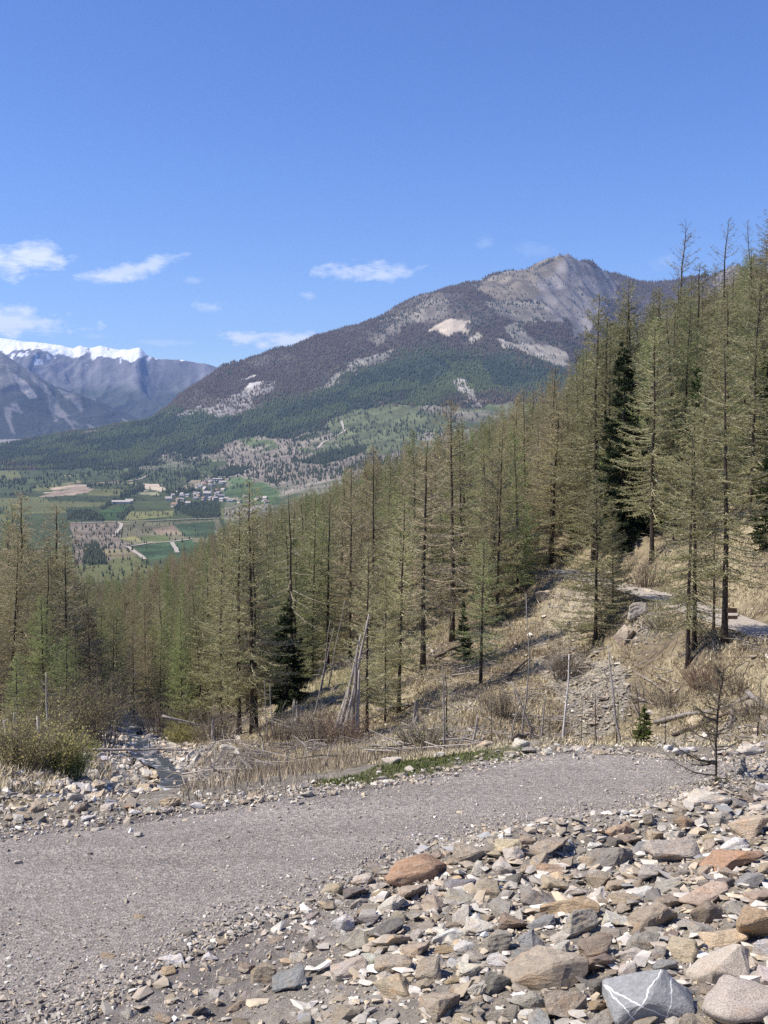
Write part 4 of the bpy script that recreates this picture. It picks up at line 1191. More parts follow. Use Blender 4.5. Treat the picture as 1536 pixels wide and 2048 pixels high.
x = rng.uniform(-5, 8, n); y = y_near(x) + .1 - rng.random(n) * 9
keep = (np.abs(x / np.maximum(y, 1)) < .42) & (y > 5.5) & ((x > y * .0 - .6 + (y - 8) * .12) | (rng.random(n) < .22))
x, y = x[keep], y[keep]; s = np.clip(rng.lognormal(math.log(.105), .42, len(x)), .05, .27)
stones('scree', x, y, ground_z(x, y), s, pal(len(x), ['grey', 'dark grey', 'grey-brown', 'pale', 'white', 'tan', 'brown', 'blue-grey', 'ochre'], [.25, .03, .27, .2, .012, .17, .02, .03, .02], .14), 'fist-sized stones filling gaps between the larger rocks', TPLB, .16, 'rubble')
# verge grit, left rubble, stream bed, hillside scree
n = 5200
x = rng.uniform(-7, 8, n); y = y_far(x) + rng.normal(.15, .4, n); s = np.clip(rng.lognormal(math.log(.045), .5, n), .015, .16)
xs2 = rng.uniform(-8.5, -3.6, 1500); ys2 = rng.uniform(15.5, 22.5, 1500)
y3 = rng.uniform(21, 60, 3800); x3 = np.interp(y3, P[:, 1], P[:, 0]) + rng.normal(0, 1.15, 3800)
x = np.concatenate([x, xs2, x3]); y = np.concatenate([y, ys2, y3]); s = np.concatenate([s, np.clip(rng.lognormal(math.log(.11), .45, 1500), .04, .3), np.clip(rng.lognormal(math.log(.15), .5, 3800), .05, .45)])
stones('verge_stones', x, y, ground_z(x, y), s, pal(len(x), ['pale', 'tan', 'grey-brown', 'grey', 'white'], [.22, .24, .3, .22, .02], .14), 'pale stones strewn on the verge and down the stream bed', TPL, .2, 'stones')
sx_, sy_, ss_ = [], [], []
for poly, cnt in zip(SCREE, (1700, 420, 200, 500)):
    pxs = [q[0] for q in poly]; pys = [q[1] for q in poly]; got = 0
    cpx = rng.uniform(min(pxs), max(pxs), cnt); cpy = rng.uniform(min(pys), max(pys), cnt); m = inpoly(cpx + rng.normal(0, 14, cnt), cpy + rng.normal(0, 9, cnt), poly)
    rr = np.linspace(19.5, 80, 260)
    for a_, b_ in zip(cpx[m], cpy[m]):
        dx, dy, dz = ray(a_, b_); sx_.append((dx / dy, dz / dy))
dirs = np.array(sx_); XX = dirs[:, :1] * rr[None]; df = CAMZ + dirs[:, 1:] * rr[None] - ground_z(XX, np.repeat(rr[None], len(dirs), 0)); hit = np.argmax(df < 0, 1)
y = rr[hit] + rng.uniform(-.2, .2, len(dirs)); x = dirs[:, 0] * y; keep = hit > 0; x, y = x[keep], y[keep]
stones('hillside_scree', x, y, ground_z(x, y), np.clip(rng.lognormal(math.log(.105), .55, len(x)), .04, .5), pal(len(x), ['grey', 'pale', 'grey-brown', 'tan'], [.42, .1, .34, .14], .14), 'grey scree spilling down the gully of the far slope', TPLB, .2, 'scree')
# ------------------------------------------------------------------ trees
def tri_soup(base, tip, width, side):
    """thin triangles from base to tip, arrays (n,3)"""
    n = len(base); V = np.empty((n, 3, 3)); V[:, 0] = base - side * width[:, None]; V[:, 1] = base + side * width[:, None]; V[:, 2] = tip
    return V.reshape(-1, 3), np.arange(n * 3).reshape(n, 3)


def unit(v): return v / (np.linalg.norm(v, axis=-1, keepdims=True) + 1e-9)


class TreeMesh: pass


def make_tree(seed, H=12.0, t0=.16, nb=150, Lmax=1.75, power=.75, e_low=-.35, e_top=.55, curl=.28, tw=20, tuft=4, tsize=.055, trunk_r=.15, sway=.12, bare_low=0, spray=0, twig_w=.011, dead=0, top_t=1.0, brad=1.0):
    rs = np.random.default_rng(seed); T = TreeMesh()
    zt = np.linspace(0, 1, 14)
    sx = sway * np.cumsum(rs.normal(0, .3, 14)) * zt; sy = sway * np.cumsum(rs.normal(0, .3, 14)) * zt
    tp = np.stack([sx, sy, zt * H], 1); tr = trunk_r * (1 - zt) ** .85 + .012; tr[0] *= 1.45; tr[1] *= 1.08
    tp[0, 2] = -.35
    a = Acc(); tube(a, tp, tr, 7); T.trunk = a.mesh('trunk', True); T.trunk.materials.append(M['bark'])
    wood = Acc(); nV = []; tV = []
    ts = t0 + (top_t - t0) * rs.random(nb) ** 1.12; ts.sort()
    nbl = []
    if bare_low:                                    # dead snag branches low on the stem
        ts = np.concatenate([rs.uniform(.08, t0 + .05, bare_low), ts])
    for i, t in enumerate(ts):
        low = i < bare_low
        f = (t - t0) / (1 - t0); f = min(max(f, 0), 1)
        az = rs.uniform(0, 2 * math.pi); L = (Lmax * (1 - f) ** power * rs.uniform(.55, 1.12) + .10) * (1 - .35 * math.exp(-f * 14))
        if low: L = rs.uniform(.3, 1.2)
        e0 = e_low * (1 - f) ** 1.3 + e_top * f ** 1.5 + rs.normal() * .1
        s = np.linspace(0, 1, 6); wig = np.cumsum(rs.normal(0, .05, 6))
        hx = L * s; vz = L * (e0 * s + curl * s ** 2.2 * (1 if not low else -.3)); lat = L * wig * s
        d = np.array([math.cos(az), math.sin(az), 0]); q = np.array([-d[1], d[0], 0])
        c0 = np.array([np.interp(t, zt, tp[:, 0]), np.interp(t, zt, tp[:, 1]), t * H])
        pts = c0 + hx[:, None] * d + lat[:, None] * q; pts[:, 2] += vz
        rad = (.006 + .0085 * L) * (1 - s * .85) * brad
        tube(wood, pts[::1 if L > .7 else 2], rad[::1 if L > .7 else 2], 3, cap=False)
        if low or rs.random() < dead: continue
        m = max(3, int(L * tw)); u = rs.uniform(.08, 1.0, m) ** .8
        bp = np.stack([np.interp(u, s, pts[:, k]) for k in range(3)], 1)
        sgn = rs.choice([-1, 1], m)[:, None]
        dr = unit(d * rs.uniform(.3, 1.0, (m, 1)) + q * sgn * rs.uniform(.5, 1.1, (m, 1)) + np.array([0, 0, 1]) * (rs.normal(-.12, .35, (m, 1))))
        ln = rs.uniform(.12, .42, m) * (1.15 - .55 * u) * min(1.0, .45 + L * .45)
        tip = bp + dr * ln[:, None]
        sd = unit(np.cross(dr, rs.normal(size=(m, 3))))
        tV.append(tri_soup(bp, tip, np.full(m, twig_w) * rs.uniform(.7, 1.3, m), sd)[0])
        k_ = rs.poisson(tuft, m); ii = np.repeat(np.arange(m), k_); kk = len(ii)
        if kk:
            w_ = rs.uniform(.15, 1.08, kk)[:, None]; c = bp[ii] * (1 - w_) + tip[ii] * w_ + rs.normal(0, .018 + spray * .02, (kk, 3))
            d1 = unit(rs.normal(size=(kk, 3)) + dr[ii] * spray * 2 + np.array([0, 0, -.35 * spray])); sz = tsize * rs.uniform(.6, 1.35, kk)
            s1 = unit(np.cross(d1, rs.normal(size=(kk, 3))))
            nV.append(tri_soup(c - d1 * sz[:, None] * .5, c + d1 * sz[:, None] * (.7 + spray * .6), sz * (.42 if not spray else .3), s1)[0])
    wV = np.concatenate(wood.V); wT = np.concatenate(wood.T)
    tV = np.concatenate(tV) if tV else np.zeros((0, 3)); nV = np.concatenate(nV) if nV else np.zeros((0, 3))
    V = np.concatenate([wV, tV, nV]); Tt = np.concatenate([wT, np.arange(len(tV)).reshape(-1, 3) + len(wV), np.arange(len(nV)).reshape(-1, 3) + len(wV) + len(tV)])
    me = mesh_np('crown', V, Tt, None, False); me.materials.append(M['twigs']); me.materials.append(M['needles'])
    mi = np.zeros(len(Tt), np.int32); mi[len(wT) + len(tV) // 3:] = 1; me.polygons.foreach_set('material_index', mi)
    T.crown = me; T.H = H; T.tris = len(Tt)
    return T


LV = [make_tree(1000 + i, t0=.07 + .03 * (i % 3), nb=240, Lmax=2.7, power=.74, tuft=5.6, tsize=.037, trunk_r=.085, tw=19, e_low=-.42) for i in range(5)]                 # common larch
LT = [make_tree(1100 + i, t0=.17 + .03 * i, nb=200, Lmax=2.45, power=.66, e_low=-.5, tuft=4.6, tsize=.035, bare_low=14, trunk_r=.105, tw=18) for i in range(3)]             # tall, bare lower stem
LG = [make_tree(1200 + i, t0=.02, nb=290, Lmax=2.7, e_low=-.25, tuft=7.5, tsize=.038, power=.85, trunk_r=.085, tw=18) for i in range(3)]                                      # young, full, green
LS = [make_tree(1300 + i, t0=.22, nb=120, Lmax=2.0, power=.6, e_low=-.4, e_top=.7, curl=.4, tuft=1.5, tsize=.034, tw=15, bare_low=12, trunk_r=.11, sway=.2, dead=.08) for i in range(3)]   # old thin crown on the skyline
LD = [make_tree(1400 + i, t0=.25, nb=85, Lmax=2.3, power=.5, e_low=-.95, e_top=.2, curl=.1, tuft=.6, tsize=.035, tw=8, trunk_r=.11, dead=.3) for i in range(1)]             # dying larch with drooping boughs
SPR = [make_tree(1500 + i, t0=.03, nb=230, Lmax=2.3, power=.9, e_low=-.35, e_top=.35, curl=.12, tw=22, tuft=7, tsize=.11, spray=1, trunk_r=.12) for i in range(2)]          # spruce
PIN = [make_tree(1600, t0=.06, nb=150, Lmax=2.0, power=.6, e_low=.1, e_top=.9, curl=.3, tw=16, tuft=8, tsize=.14, spray=1)]

BROWN = np.array([.35, .295, .185]); OLIVE = np.array([.325, .32, .155]); GREEN = np.array([.25, .315, .115]); DARK = np.array([.030, .045, .020]); PINEG = np.array([.07, .105, .032]); DKBR = np.array([.18, .14, .09])
BARKC = (.07, .055, .045)
ntree = 0


def tree(name, label, x, y, H, variant, color, group=None, wide=1.0, lean=(0, 0), rz=None, bark=BARKC):
    """one tree: an empty at the foot with trunk and crown"""
    global ntree
    e = empty(name, (x, y, gz(x, y) - .05)); s = H / variant.H
    e.scale = (s * wide, s * wide, s); e.rotation_euler = (lean[0], lean[1], rng.uniform(0, 6.28) if rz is None else rz)
    if lean != (0, 0): e.rotation_euler = (lean[0], lean[1], 0)
    a = bpy.data.objects.new('trunk', variant.trunk); b = bpy.data.objects.new('crown', variant.crown)
    for o in (a, b): COL.objects.link(o); o.parent = e
    a.color = (*bark, 1); b.color = (*np.clip(color * (1 + rng.normal() * .06), .01, 1), 1)
    tag(e, label, 'tree', group); ntree += 1
    return e


def plant(px, r, top, variant, color, label, name='larch_tree', wide=1.0, lean=(0, 0), dx=0, bark=BARKC):
    x = pix(px, 1200, r).x; H = pix(px, top, r).z - gz(x, r)
    return tree(name, label, x, r, max(H, 1.0), variant, np.array(color), None, wide, lean, None, bark)


NAMED = [  # px, distance, top row, variant, colour, label, width, lean
    (40, 60, 984, LV[0], BROWN * 1.05, 'tall brown larch with a dense pointed top, leftmost of the left bank', 1.45, (0, 0)),
    (22, 66, 1062, LV[1], BROWN, 'brown larch just behind the leftmost tall one', 1.4, (0, 0)),
    (118, 63, 1008, LT[0], BROWN, 'tall thin-topped brown larch, second of the left bank', 1.4, (0, 0)),
    (96, 70, 1075, LV[2], BROWN * .95, 'brown larch between the two tall left-bank larches', 1.35, (0, 0)),
    (140, 66, 1085, LV[3], BROWN * .9, 'brown larch right of the second tall left-bank larch', 1.0, (0, 0)),
    (128, 41, 1262, LG[2], GREEN * 1.05, 'small bright green larch by the stream on the left bank', 1.35, (0, 0)),
    (30, 41, 1300, LG[1], GREEN * .95, 'small green larch near the left edge behind the bush', 1.35, (0, 0)),
    (84, 46, 1188, LG[0], GREEN, 'young green larch in front of the left-bank larches', 1.35, (0, 0)),
    (150, 43, 1272, LG[1], (.15, .165, .06), 'bushy dark olive larch leaning over the stream', 1.25, (0, 0)),
    (178, 52, 1215, LV[4], DKBR * 1.15, 'dark brown larch at the right end of the left bank', 1.3, (0, 0)),
    (-5, 44, 1235, LV[1], DKBR * 1.2, 'dark larch cut by the left edge of the picture', 1.2, (0, 0)),
    (55, 42, 1330, LG[2], OLIVE * .8, 'low olive larch behind the left bush', 1.2, (0, 0)),
    (225, 62, 1205, LV[2], OLIVE, 'slim olive larch above the stream, left of the valley wood', .85, (0, 0)),
    (265, 61, 1255, LT[1], BROWN, 'slim brown larch with dark stem above the stream gravel', .85, (0, 0)),
    (318, 62, 1235, LV[3], OLIVE, 'slim olive larch in the middle of the valley wood front', .85, (0, 0)),
    (362, 58, 1215, LG[0], GREEN * 1.1, 'bright green larch in the valley wood front', .8, (0, 0)),
    (398, 63, 1185, LV[0], OLIVE, 'olive larch right of the bright green one', .9, (0, 0)),
    (290, 70, 1180, LV[4], BROWN, 'brown larch behind the valley wood front', .85, (0, 0)),
    (476, 48, 1012, LT[0], OLIVE * 1.05, 'tall larch with bare dark stem, left of the forked one', 1.1, (0, 0)),
    (503, 47.5, 962, LT[1], OLIVE, 'tallest forked larch with dark bare stem by the stream', 1.1, (0, 0)),
    (511, 47.7, 1050, LT[2], BROWN, 'second stem of the forked larch by the stream', .9, (0, 0)),
    (440, 56, 1050, LV[2], OLIVE, 'olive larch left of the two bare-stemmed larches', 1.0, (0, 0)),
    (588, 55, 985, LD[0], BROWN * .8, 'dying larch with long drooping bare boughs', 1.1, (0, -.05)),
    (572, 50.5, 1195, SPR[0], DARK * 1.1, 'dark green spruce below the dying larch', 1.35, (0, 0)),
    (620, 63, 1215, SPR[1], DARK * 1.1, 'smaller dark spruce right behind the dying larch', .8, (0, 0)),
    (655, 60, 985, LT[2], OLIVE, 'olive larch left of the dead snags', 1.0, (0, 0)),
    (700, 64, 930, LV[1], BROWN, 'brown larch behind the dead snags', 1.0, (0, 0)),
    (734, 42, 1085, LT[0], OLIVE * 1.1, 'thick dark-stemmed larch right of the dead snags', .95, (0, 0)),
    (745, 66, 890, LV[4], BROWN, 'brown larch with the thin dead leader on the slope', 1.0, (0, 0)),
    (770, 44, 1120, LV[1], OLIVE * 1.1, 'olive larch with a thin straight stem on the spur', .8, (0, 0)),
    (797, 45, 990, LT[1], OLIVE * 1.15, 'leaning olive larch on the open spur', 1.0, (0, .03)),
    (846, 50, 880, LT[2], BROWN * .95, 'larch with the thickest stem on the spur', 1.25, (0, 0)),
    (905, 58, 800, LT[0], BROWN, 'tall brown larch with flat lower boughs above the spur', 1.15, (0, 0)),
    (962, 46, 1075, LT[1], GREEN * 1.05, 'green larch with bare dark stem on the open slope', 1.25, (0, .02)),
    (928, 52, 1200, SPR[1], DARK * 1.5, 'small dark spruce on the slope beside the green larch', 1.0, (0, 0)),
    (985, 62, 900, LV[0], BROWN, 'brown larch left of the path end', 1.0, (0, 0)),
    (1035, 61, 850, LV[3], GREEN * 1.05, 'green-footed larch beside the path end', 1.0, (0, 0)),
    (1050, 63, 1000, LG[2], GREEN * 1.2, 'bright green young larch at the path end', .7, (0, 0)),
    (1100, 72, 735, LV[2], BROWN, 'brown larch standing behind the path end', 1.0, (0, 0)),
    (1140, 74, 820, LV[4], OLIVE, 'olive larch behind the path bend', 1.0, (0, 0)),
    (1186, 64, 590, LT[2], OLIVE * .95, 'very tall olive larch left of the dark spruce', .95, (0, 0)),
    (1216, 66, 640, LT[0], OLIVE * .9, 'tall larch close beside the dark spruce', .9, (0, 0)),
    (1243, 70, 560, LT[1], OLIVE * .95, 'tallest larch rising behind the dark spruce', .95, (0, 0)),
    (1246, 62, 680, SPR[0], DARK * .8, 'tall nearly black spruce among the larches', .98, (0, 0)),
    (1192, 46.5, 940, LG[1], OLIVE * .68, 'dense drooping larch below the path', 1.4, (0, 0)),
    (1226, 47.5, 990, LG[2], OLIVE * .65, 'second dense larch below the path, by the rock ledge', 1.15, (0, 0)),
    (1302, 57, 640, LT[2], OLIVE, 'tall larch on the slope above the path', 1.0, (0, 0)),
    (1340, 80, 600, LV[0], OLIVE, 'olive larch high on the slope right of the spruce', 1.0, (0, 0)),
    (1378, 38.5, 860, LT[0], OLIVE * .95, 'larch with pale-streaked stem, left of the path-side group', 1.0, (0, 0)),
    (1390, 39, 800, LT[1], OLIVE, 'larch in the middle of the path-side group', 1.0, (0, 0)),
    (1428, 40, 950, LS[0], BROWN, 'thin bare-branched larch in the path-side group', .9, (0, 0)),
    (1451, 38, 690, LT[2], OLIVE * .95, 'stout larch with dark stem at the path edge', 1.15, (0, 0)),
    (1340, 108, 440, LS[1], DKBR, 'lone thin larch high on the skyline, first of three', 1.0, (0, .06)),
    (1424, 104, 438, LS[2], DKBR, 'lone thin larch high on the skyline, second of three', 1.0, (0, .02)),
    (1496, 100, 440, LS[0], DKBR, 'half-bare larch high on the skyline, third of three', .8, (0, -.03)),
    (1532, 96, 402, LS[1], DKBR, 'thin larch at the right edge of the skyline', 1.2, (0, 0)),
    (1518, 92, 480, LV[4], BROWN * .8, 'bushy brown larch below the right skyline', 1.2, (0, 0)),
    (1390, 62, 740, PIN[0], PINEG * 1.35, 'fresh green pine in the middle of the right slope', .85, (0, 0)),
    (1515, 58, 690, PIN[0], DARK * 1.6, 'dark pine near the right edge of the slope', .85, (0, 0)),
    (1528, 47, 900, SPR[1], PINEG * .6, 'dark spruce at the right edge above the path', .95, (0, 0)),
    (1410, 56, 900, LG[0], GREEN * .95, 'green larch below the fresh green pine', 1.0, (0, 0)),
    (1345, 58, 880, LV[2], OLIVE, 'olive larch between the spruce and the pine', 1.1, (0, 0)),
]
for px, r, top, va, co, lab, wd, ln in NAMED:
    plant(px, r, top, va, co, lab, 'spruce_tree' if va in SPR else ('pine_tree' if va in PIN else 'larch_tree'), wd, ln)

# the rest of the wood, found by sampling the slopes
SIL = np.array([(-200, 1100), (0, 1080), (40, 1000), (80, 1090), (118, 1030), (150, 1110), (190, 1150), (230, 1150), (300, 1128), (400, 1078), (430, 1048), (475, 1030), (503, 1010), (540, 1005), (570, 1000), (650, 965), (700, 930), (740, 910), (800, 875),
                (850, 878), (905, 822), (950, 850), (1000, 806), (1050, 775), (1100, 742), (1150, 715), (1185, 625), (1243, 580), (1300, 555), (1350, 545), (1400, 515), (1450, 510), (1500, 465), (1536, 425), (1800, 340)], float)
CLEAR = [(500, 1560), (540, 1440), (600, 1385), (690, 1318), (820, 1240), (870, 1220), (1000, 1250), (1040, 1170), (1050, 1135), (1200, 1130), (1330, 1085), (1420, 1085), (1560, 1060), (1800, 1000), (1800, 1560)]
N = 16000
ca = rng.uniform(-.40, .42, N); cr = np.sqrt(rng.uniform(40 ** 2, 260 ** 2, N)); m2 = rng.random(N) < .36; cr[m2] = rng.uniform(40, 120, m2.sum())
m3 = rng.random(N) < .25; cr[m3] = rng.uniform(250, 640, m3.sum())
cx_ = ca * cr; cz_ = ground_z(cx_, cr); cpx, cpy = to_px(cx_, cr, cz_)
strx = np.interp(cr, [20, 26, 36, 46, 56, 70, 100, 220, 700], [-4.6, -5, -7.85, -10.6, -13.3, -17.3, -25, -54, -170])
ok = ~inpoly(cpx, cpy, CLEAR) & ((np.abs(cx_ - strx) > 2.6) | (cr > 66)) & (cr > np.interp(cpx, [-100, 180, 330, 520, 560, 1000, 1100, 1600], [45, 50, 58, 58, 56, 56, 62, 46]))
dp = np.sqrt(((cx_[:, None] - PATH[None, ::6, 0]) ** 2 + (cr[:, None] - PATH[None, ::6, 1]) ** 2).min(1)); ok &= dp > 2.6
slim = np.interp(cpx, SIL[:, 0], SIL[:, 1])
cand = []
grid = {}
for i in np.where(ok)[0]:
    sp_min = 2.2 + .006 * cr[i]
    key = (int(cx_[i] // 5), int(cr[i] // 5)); bad = False
    for ax in (-1, 0, 1):
        for ay in (-1, 0, 1):
            for j in grid.get((key[0] + ax, key[1] + ay), ()):
                if (cx_[i] - cx_[j]) ** 2 + (cr[i] - cr[j]) ** 2 < sp_min ** 2: bad = True
    if bad: continue
    H = rng.uniform(8.0, 15.5) if rng.random() < .78 else rng.uniform(3.5, 7.5); top_lim = slim[i] + rng.uniform(0, 1) ** 1.5 * 105 - (22 if rng.random() < .1 else 0) + (rng.uniform(45, 110) if 185 < cpx[i] < 440 and cr[i] < 130 else 0)
    hm_ = pix(cpx[i], top_lim, cr[i]).z - cz_[i]
    H = min(H, hm_)
    if H < 3.5: continue
    grid.setdefault(key, []).append(i); cand.append((i, H))
cand.sort(key=lambda q: -q[1] / cr[q[0]])
NI = max(0, 300 - ntree)


def wood_color(px, py, i):
    n_ = hash2(np.array([i]), np.array([3]), 1)[0]
    g = np.clip((py - 1000) / 350, 0, 1) * .5 + .28 * float(fbm(np.array([px / 120.]), np.array([py / 120.]), 77, 3)[0])
    if px < 200: g -= .15
    base = BROWN * (1 - np.clip(g + .25, 0, 1)) + OLIVE * np.clip(g + .25, 0, 1)
    if n_ + g > .8: base = base * .35 + GREEN * .65
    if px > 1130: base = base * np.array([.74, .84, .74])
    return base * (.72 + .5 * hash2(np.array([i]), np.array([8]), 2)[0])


ZONES = [('left bank', 'slender brown larch in the dense wood of the left bank'), ('valley', 'slender olive larch in the wood filling the stream valley'), ('spur', 'slender larch in the dense wood behind the open spur'),
         ('bend', 'slender larch in the wood behind the path end'), ('slope', 'slender larch in the wood on the slope above the path')]
TL = [(n_[0], n_[2], n_[1], n_[5].split(',')[0]) for n_ in NAMED]


def tree_label(px, top, r, color):
    hue = 'greenish' if color[1] > color[0] * .98 else ('olive' if color[1] > color[0] * .85 else 'brown')
    order = sorted(TL, key=lambda l: (l[0] - px) ** 2 + ((l[1] - top) * .5) ** 2)
    for n_ in range(45):
        l = order[n_ // 3]; dx = px - l[0]
        rel = ('behind' if r > l[2] else 'in front of') if abs(dx) < 14 else (('right of' if dx > 0 else 'left of') if abs(dx) < 45 else ('well right of' if dx > 0 else 'well left of'))
        pre = ('', 'low-topped ' if top > l[1] + 60 else 'high-topped ', 'far ' if r > 90 else 'near ')[n_ % 3]
        lab = f"{pre}{hue} larch {rel} the {l[3]}"
        if len(lab.split()) <= 16 and lab not in used_lab:
            used_lab.add(lab); return lab
    return lab


for n_, (i, H) in enumerate(cand[:NI]):
    px = cpx[i]; zn = 0 if px < 200 else (1 if px < 520 else (2 if px < 900 else (3 if px < 1130 else 4)))
    u_ = rng.random(); va = LV[rng.integers(5)] if u_ < .58 else (LT[rng.integers(3)] if u_ < .74 else (LG[rng.integers(3)] if u_ < .94 else LS[rng.integers(3)]))
    sc = float(np.clip(rng.normal(1.12, .22), .7, 1.7))
    if H < 7.5: va = LG[rng.integers(3)]
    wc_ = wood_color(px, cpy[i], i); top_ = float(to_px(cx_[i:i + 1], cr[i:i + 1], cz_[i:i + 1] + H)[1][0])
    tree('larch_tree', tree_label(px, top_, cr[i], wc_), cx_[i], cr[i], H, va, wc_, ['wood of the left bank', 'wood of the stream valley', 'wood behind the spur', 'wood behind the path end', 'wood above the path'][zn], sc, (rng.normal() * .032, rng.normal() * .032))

# farther trees of the same wood, past the nearest three hundred: one mass
rest = cand[NI:]


def wood_mass(name, items, variant, color, lab):
    V = np.array([(cx_[i], cr[i], cz_[i] - .1) for i, H in items]); me = bpy.data.meshes.new(name); me.from_pydata([tuple(v) for v in V], [], [])
    at_ = me.attributes.new('grow', 'FLOAT', 'POINT'); at_.data.foreach_set('value', np.array([H / variant.H for i, H in items], np.float32))
    ar = me.attributes.new('turn', 'FLOAT', 'POINT'); ar.data.foreach_set('value', rng.uniform(0, 6.28, len(items)).astype(np.float32))
    o = bpy.data.objects.new(name, me); COL.objects.link(o); o.color = (*color, 1)
    # a trunk and a crown of a tree that stands in the scene serve as the pattern
    src = [q for q in bpy.data.objects if q.name.startswith(('trunk', 'crown')) and q.data in (variant.trunk, variant.crown)]
    tr_ = next(q for q in src if q.data is variant.trunk); cr_ = next(q for q in src if q.data is variant.crown)
    ng = bpy.data.node_groups.new(name, 'GeometryNodeTree')
    ng.interface.new_socket('Geometry', in_out='INPUT', socket_type='NodeSocketGeometry'); ng.interface.new_socket('Geometry', in_out='OUTPUT', socket_type='NodeSocketGeometry')
    gi = ng.nodes.new('NodeGroupInput'); go = ng.nodes.new('NodeGroupOutput'); jn = ng.nodes.new('GeometryNodeJoinGeometry')
    na = ng.nodes.new('GeometryNodeInputNamedAttribute'); na.data_type = 'FLOAT'; na.inputs[0].default_value = 'grow'
    nr_ = ng.nodes.new('GeometryNodeInputNamedAttribute'); nr_.data_type = 'FLOAT'; nr_.inputs[0].default_value = 'turn'
    cb = ng.nodes.new('ShaderNodeCombineXYZ'); ng.links.new(nr_.outputs[0], cb.inputs[2])
    for src_o in (tr_, cr_):
        oi_ = ng.nodes.new('GeometryNodeObjectInfo'); oi_.transform_space = 'ORIGINAL'; oi_.inputs['Object'].default_value = src_o; oi_.inputs['As Instance'].default_value = True
        ip = ng.nodes.new('GeometryNodeInstanceOnPoints'); ng.links.new(gi.outputs[0], ip.inputs['Points']); ng.links.new(oi_.outputs['Geometry'], ip.inputs['Instance'])
        ng.links.new(na.outputs[0], ip.inputs['Scale']); ng.links.new(cb.outputs[0], ip.inputs['Rotation']); ng.links.new(ip.outputs[0], jn.inputs[0])
    ng.links.new(jn.outputs[0], go.inputs[0])
    md = o.modifiers.new('trees', 'NODES'); md.node_group = ng
    return tag(o, lab, 'forest', kind='stuff')


for k_ in range(4):
    it = [q for j, q in enumerate(rest) if j % 4 == k_]
    if it: wood_mass('larch_wood', it, (LV[0], LV[2], LV[3], LG[1])[k_], (OLIVE * .95, BROWN * .95, OLIVE * .85 + GREEN * .1, GREEN)[k_], ['olive', 'brown', 'mixed', 'green'][k_] + ' larches farther down the wooded valley')

# ------------------------------------------------------------------ saplings, snags, logs, stumps
def stick(name, label, p0, p1, r0, r1, color, category, bend=.03, sides=7, twigs_n=0, seed=0, twl=.35, group=None, up=False):
    """a bare stem between two world points, with optional bare side twigs as a part"""
    rs = np.random.default_rng(seed); p0 = np.array(p0, float); p1 = np.array(p1, float); n = 9; t = np.linspace(0, 1, n)
    L = np.linalg.norm(p1 - p0); e = empty(name, tuple(p0)); d = p1 - p0
    pts = t[:, None] * d + np.cumsum(rs.normal(0, bend * L / n, (n, 3)), 0) * np.sin(t * math.pi)[:, None]
    a = Acc(); tube(a, pts, r0 + (r1 - r0) * t, sides); o = link('trunk', a.mesh('trunk', True), M['dead'], e); o.color = (*color, 1)
    if twigs_n:
        dd = d / L
        for i in range(twigs_n):
            a = Acc()
            u = rs.uniform(.15, .98); b = np.array([np.interp(u, t, pts[:, k]) for k in range(3)]); v = rs.normal(size=3); v -= dd * v.dot(dd); v /= np.linalg.norm(v)
            if up: v = v + dd * rs.uniform(.1, .9)
            l_ = twl * rs.uniform(.4, 1.2) * (1.15 - u * .8); q = np.linspace(0, 1, 4)[:, None]
            pt = b + v * l_ * q + np.array([0, 0, rs.uniform(-.25, .1) if not up else .12]) * l_ * q ** 2 + rs.normal(0, .02 * l_, (4, 3))
            tube(a, pt, np.linspace(max(r1 * .8, .006), .003, 4), 3, cap=False)
            o = link('branch', a.mesh('branch', False), M['dead'], e); o.color = (*color, 1)
    return tag(e, label, category, group)


def gp(px, py, r=None):
    """ground point under a pixel column, at a distance or where the pixel meets the ground"""
    if r is None: return np.array(at(px, py, 12, 90))
    x = pix(px, 1200, r).x; return np.array((x, r, gz(x, r)))


def hp(px, py, r): return np.array(pix(px, py, r))


SILVER = (.34, .31, .28); GREYW = (.27, .245, .22); DARKW = (.12, .095, .08); WHITE = (.55, .52, .48)
# dead snags of the leaning cluster
for i, (bx, tx, ty, r, lab) in enumerate(((690, 738, 1228, 41, 'tallest bleached snag of the leaning cluster'), (676, 722, 1268, 41.4, 'second bleached snag of the leaning cluster'), (702, 716, 1290, 40.6, 'thick dark-barked snag in the leaning cluster'),
                                  (668, 712, 1330, 41.8, 'short bleached snag at the left of the cluster'), (712, 718, 1340, 40.4, 'thin bleached snag at the right of the cluster'), (684, 708, 1370, 40.2, 'broken low snag in front of the cluster'))):
    stick('dead_snag', lab, gp(bx, 0, r), hp(tx, ty, r + .3), .10 if i != 2 else .14, .03, SILVER if i != 2 else GREYW, 'snag', .05, 7, 9 if i < 3 else 3, 20 + i, .7, up=True)
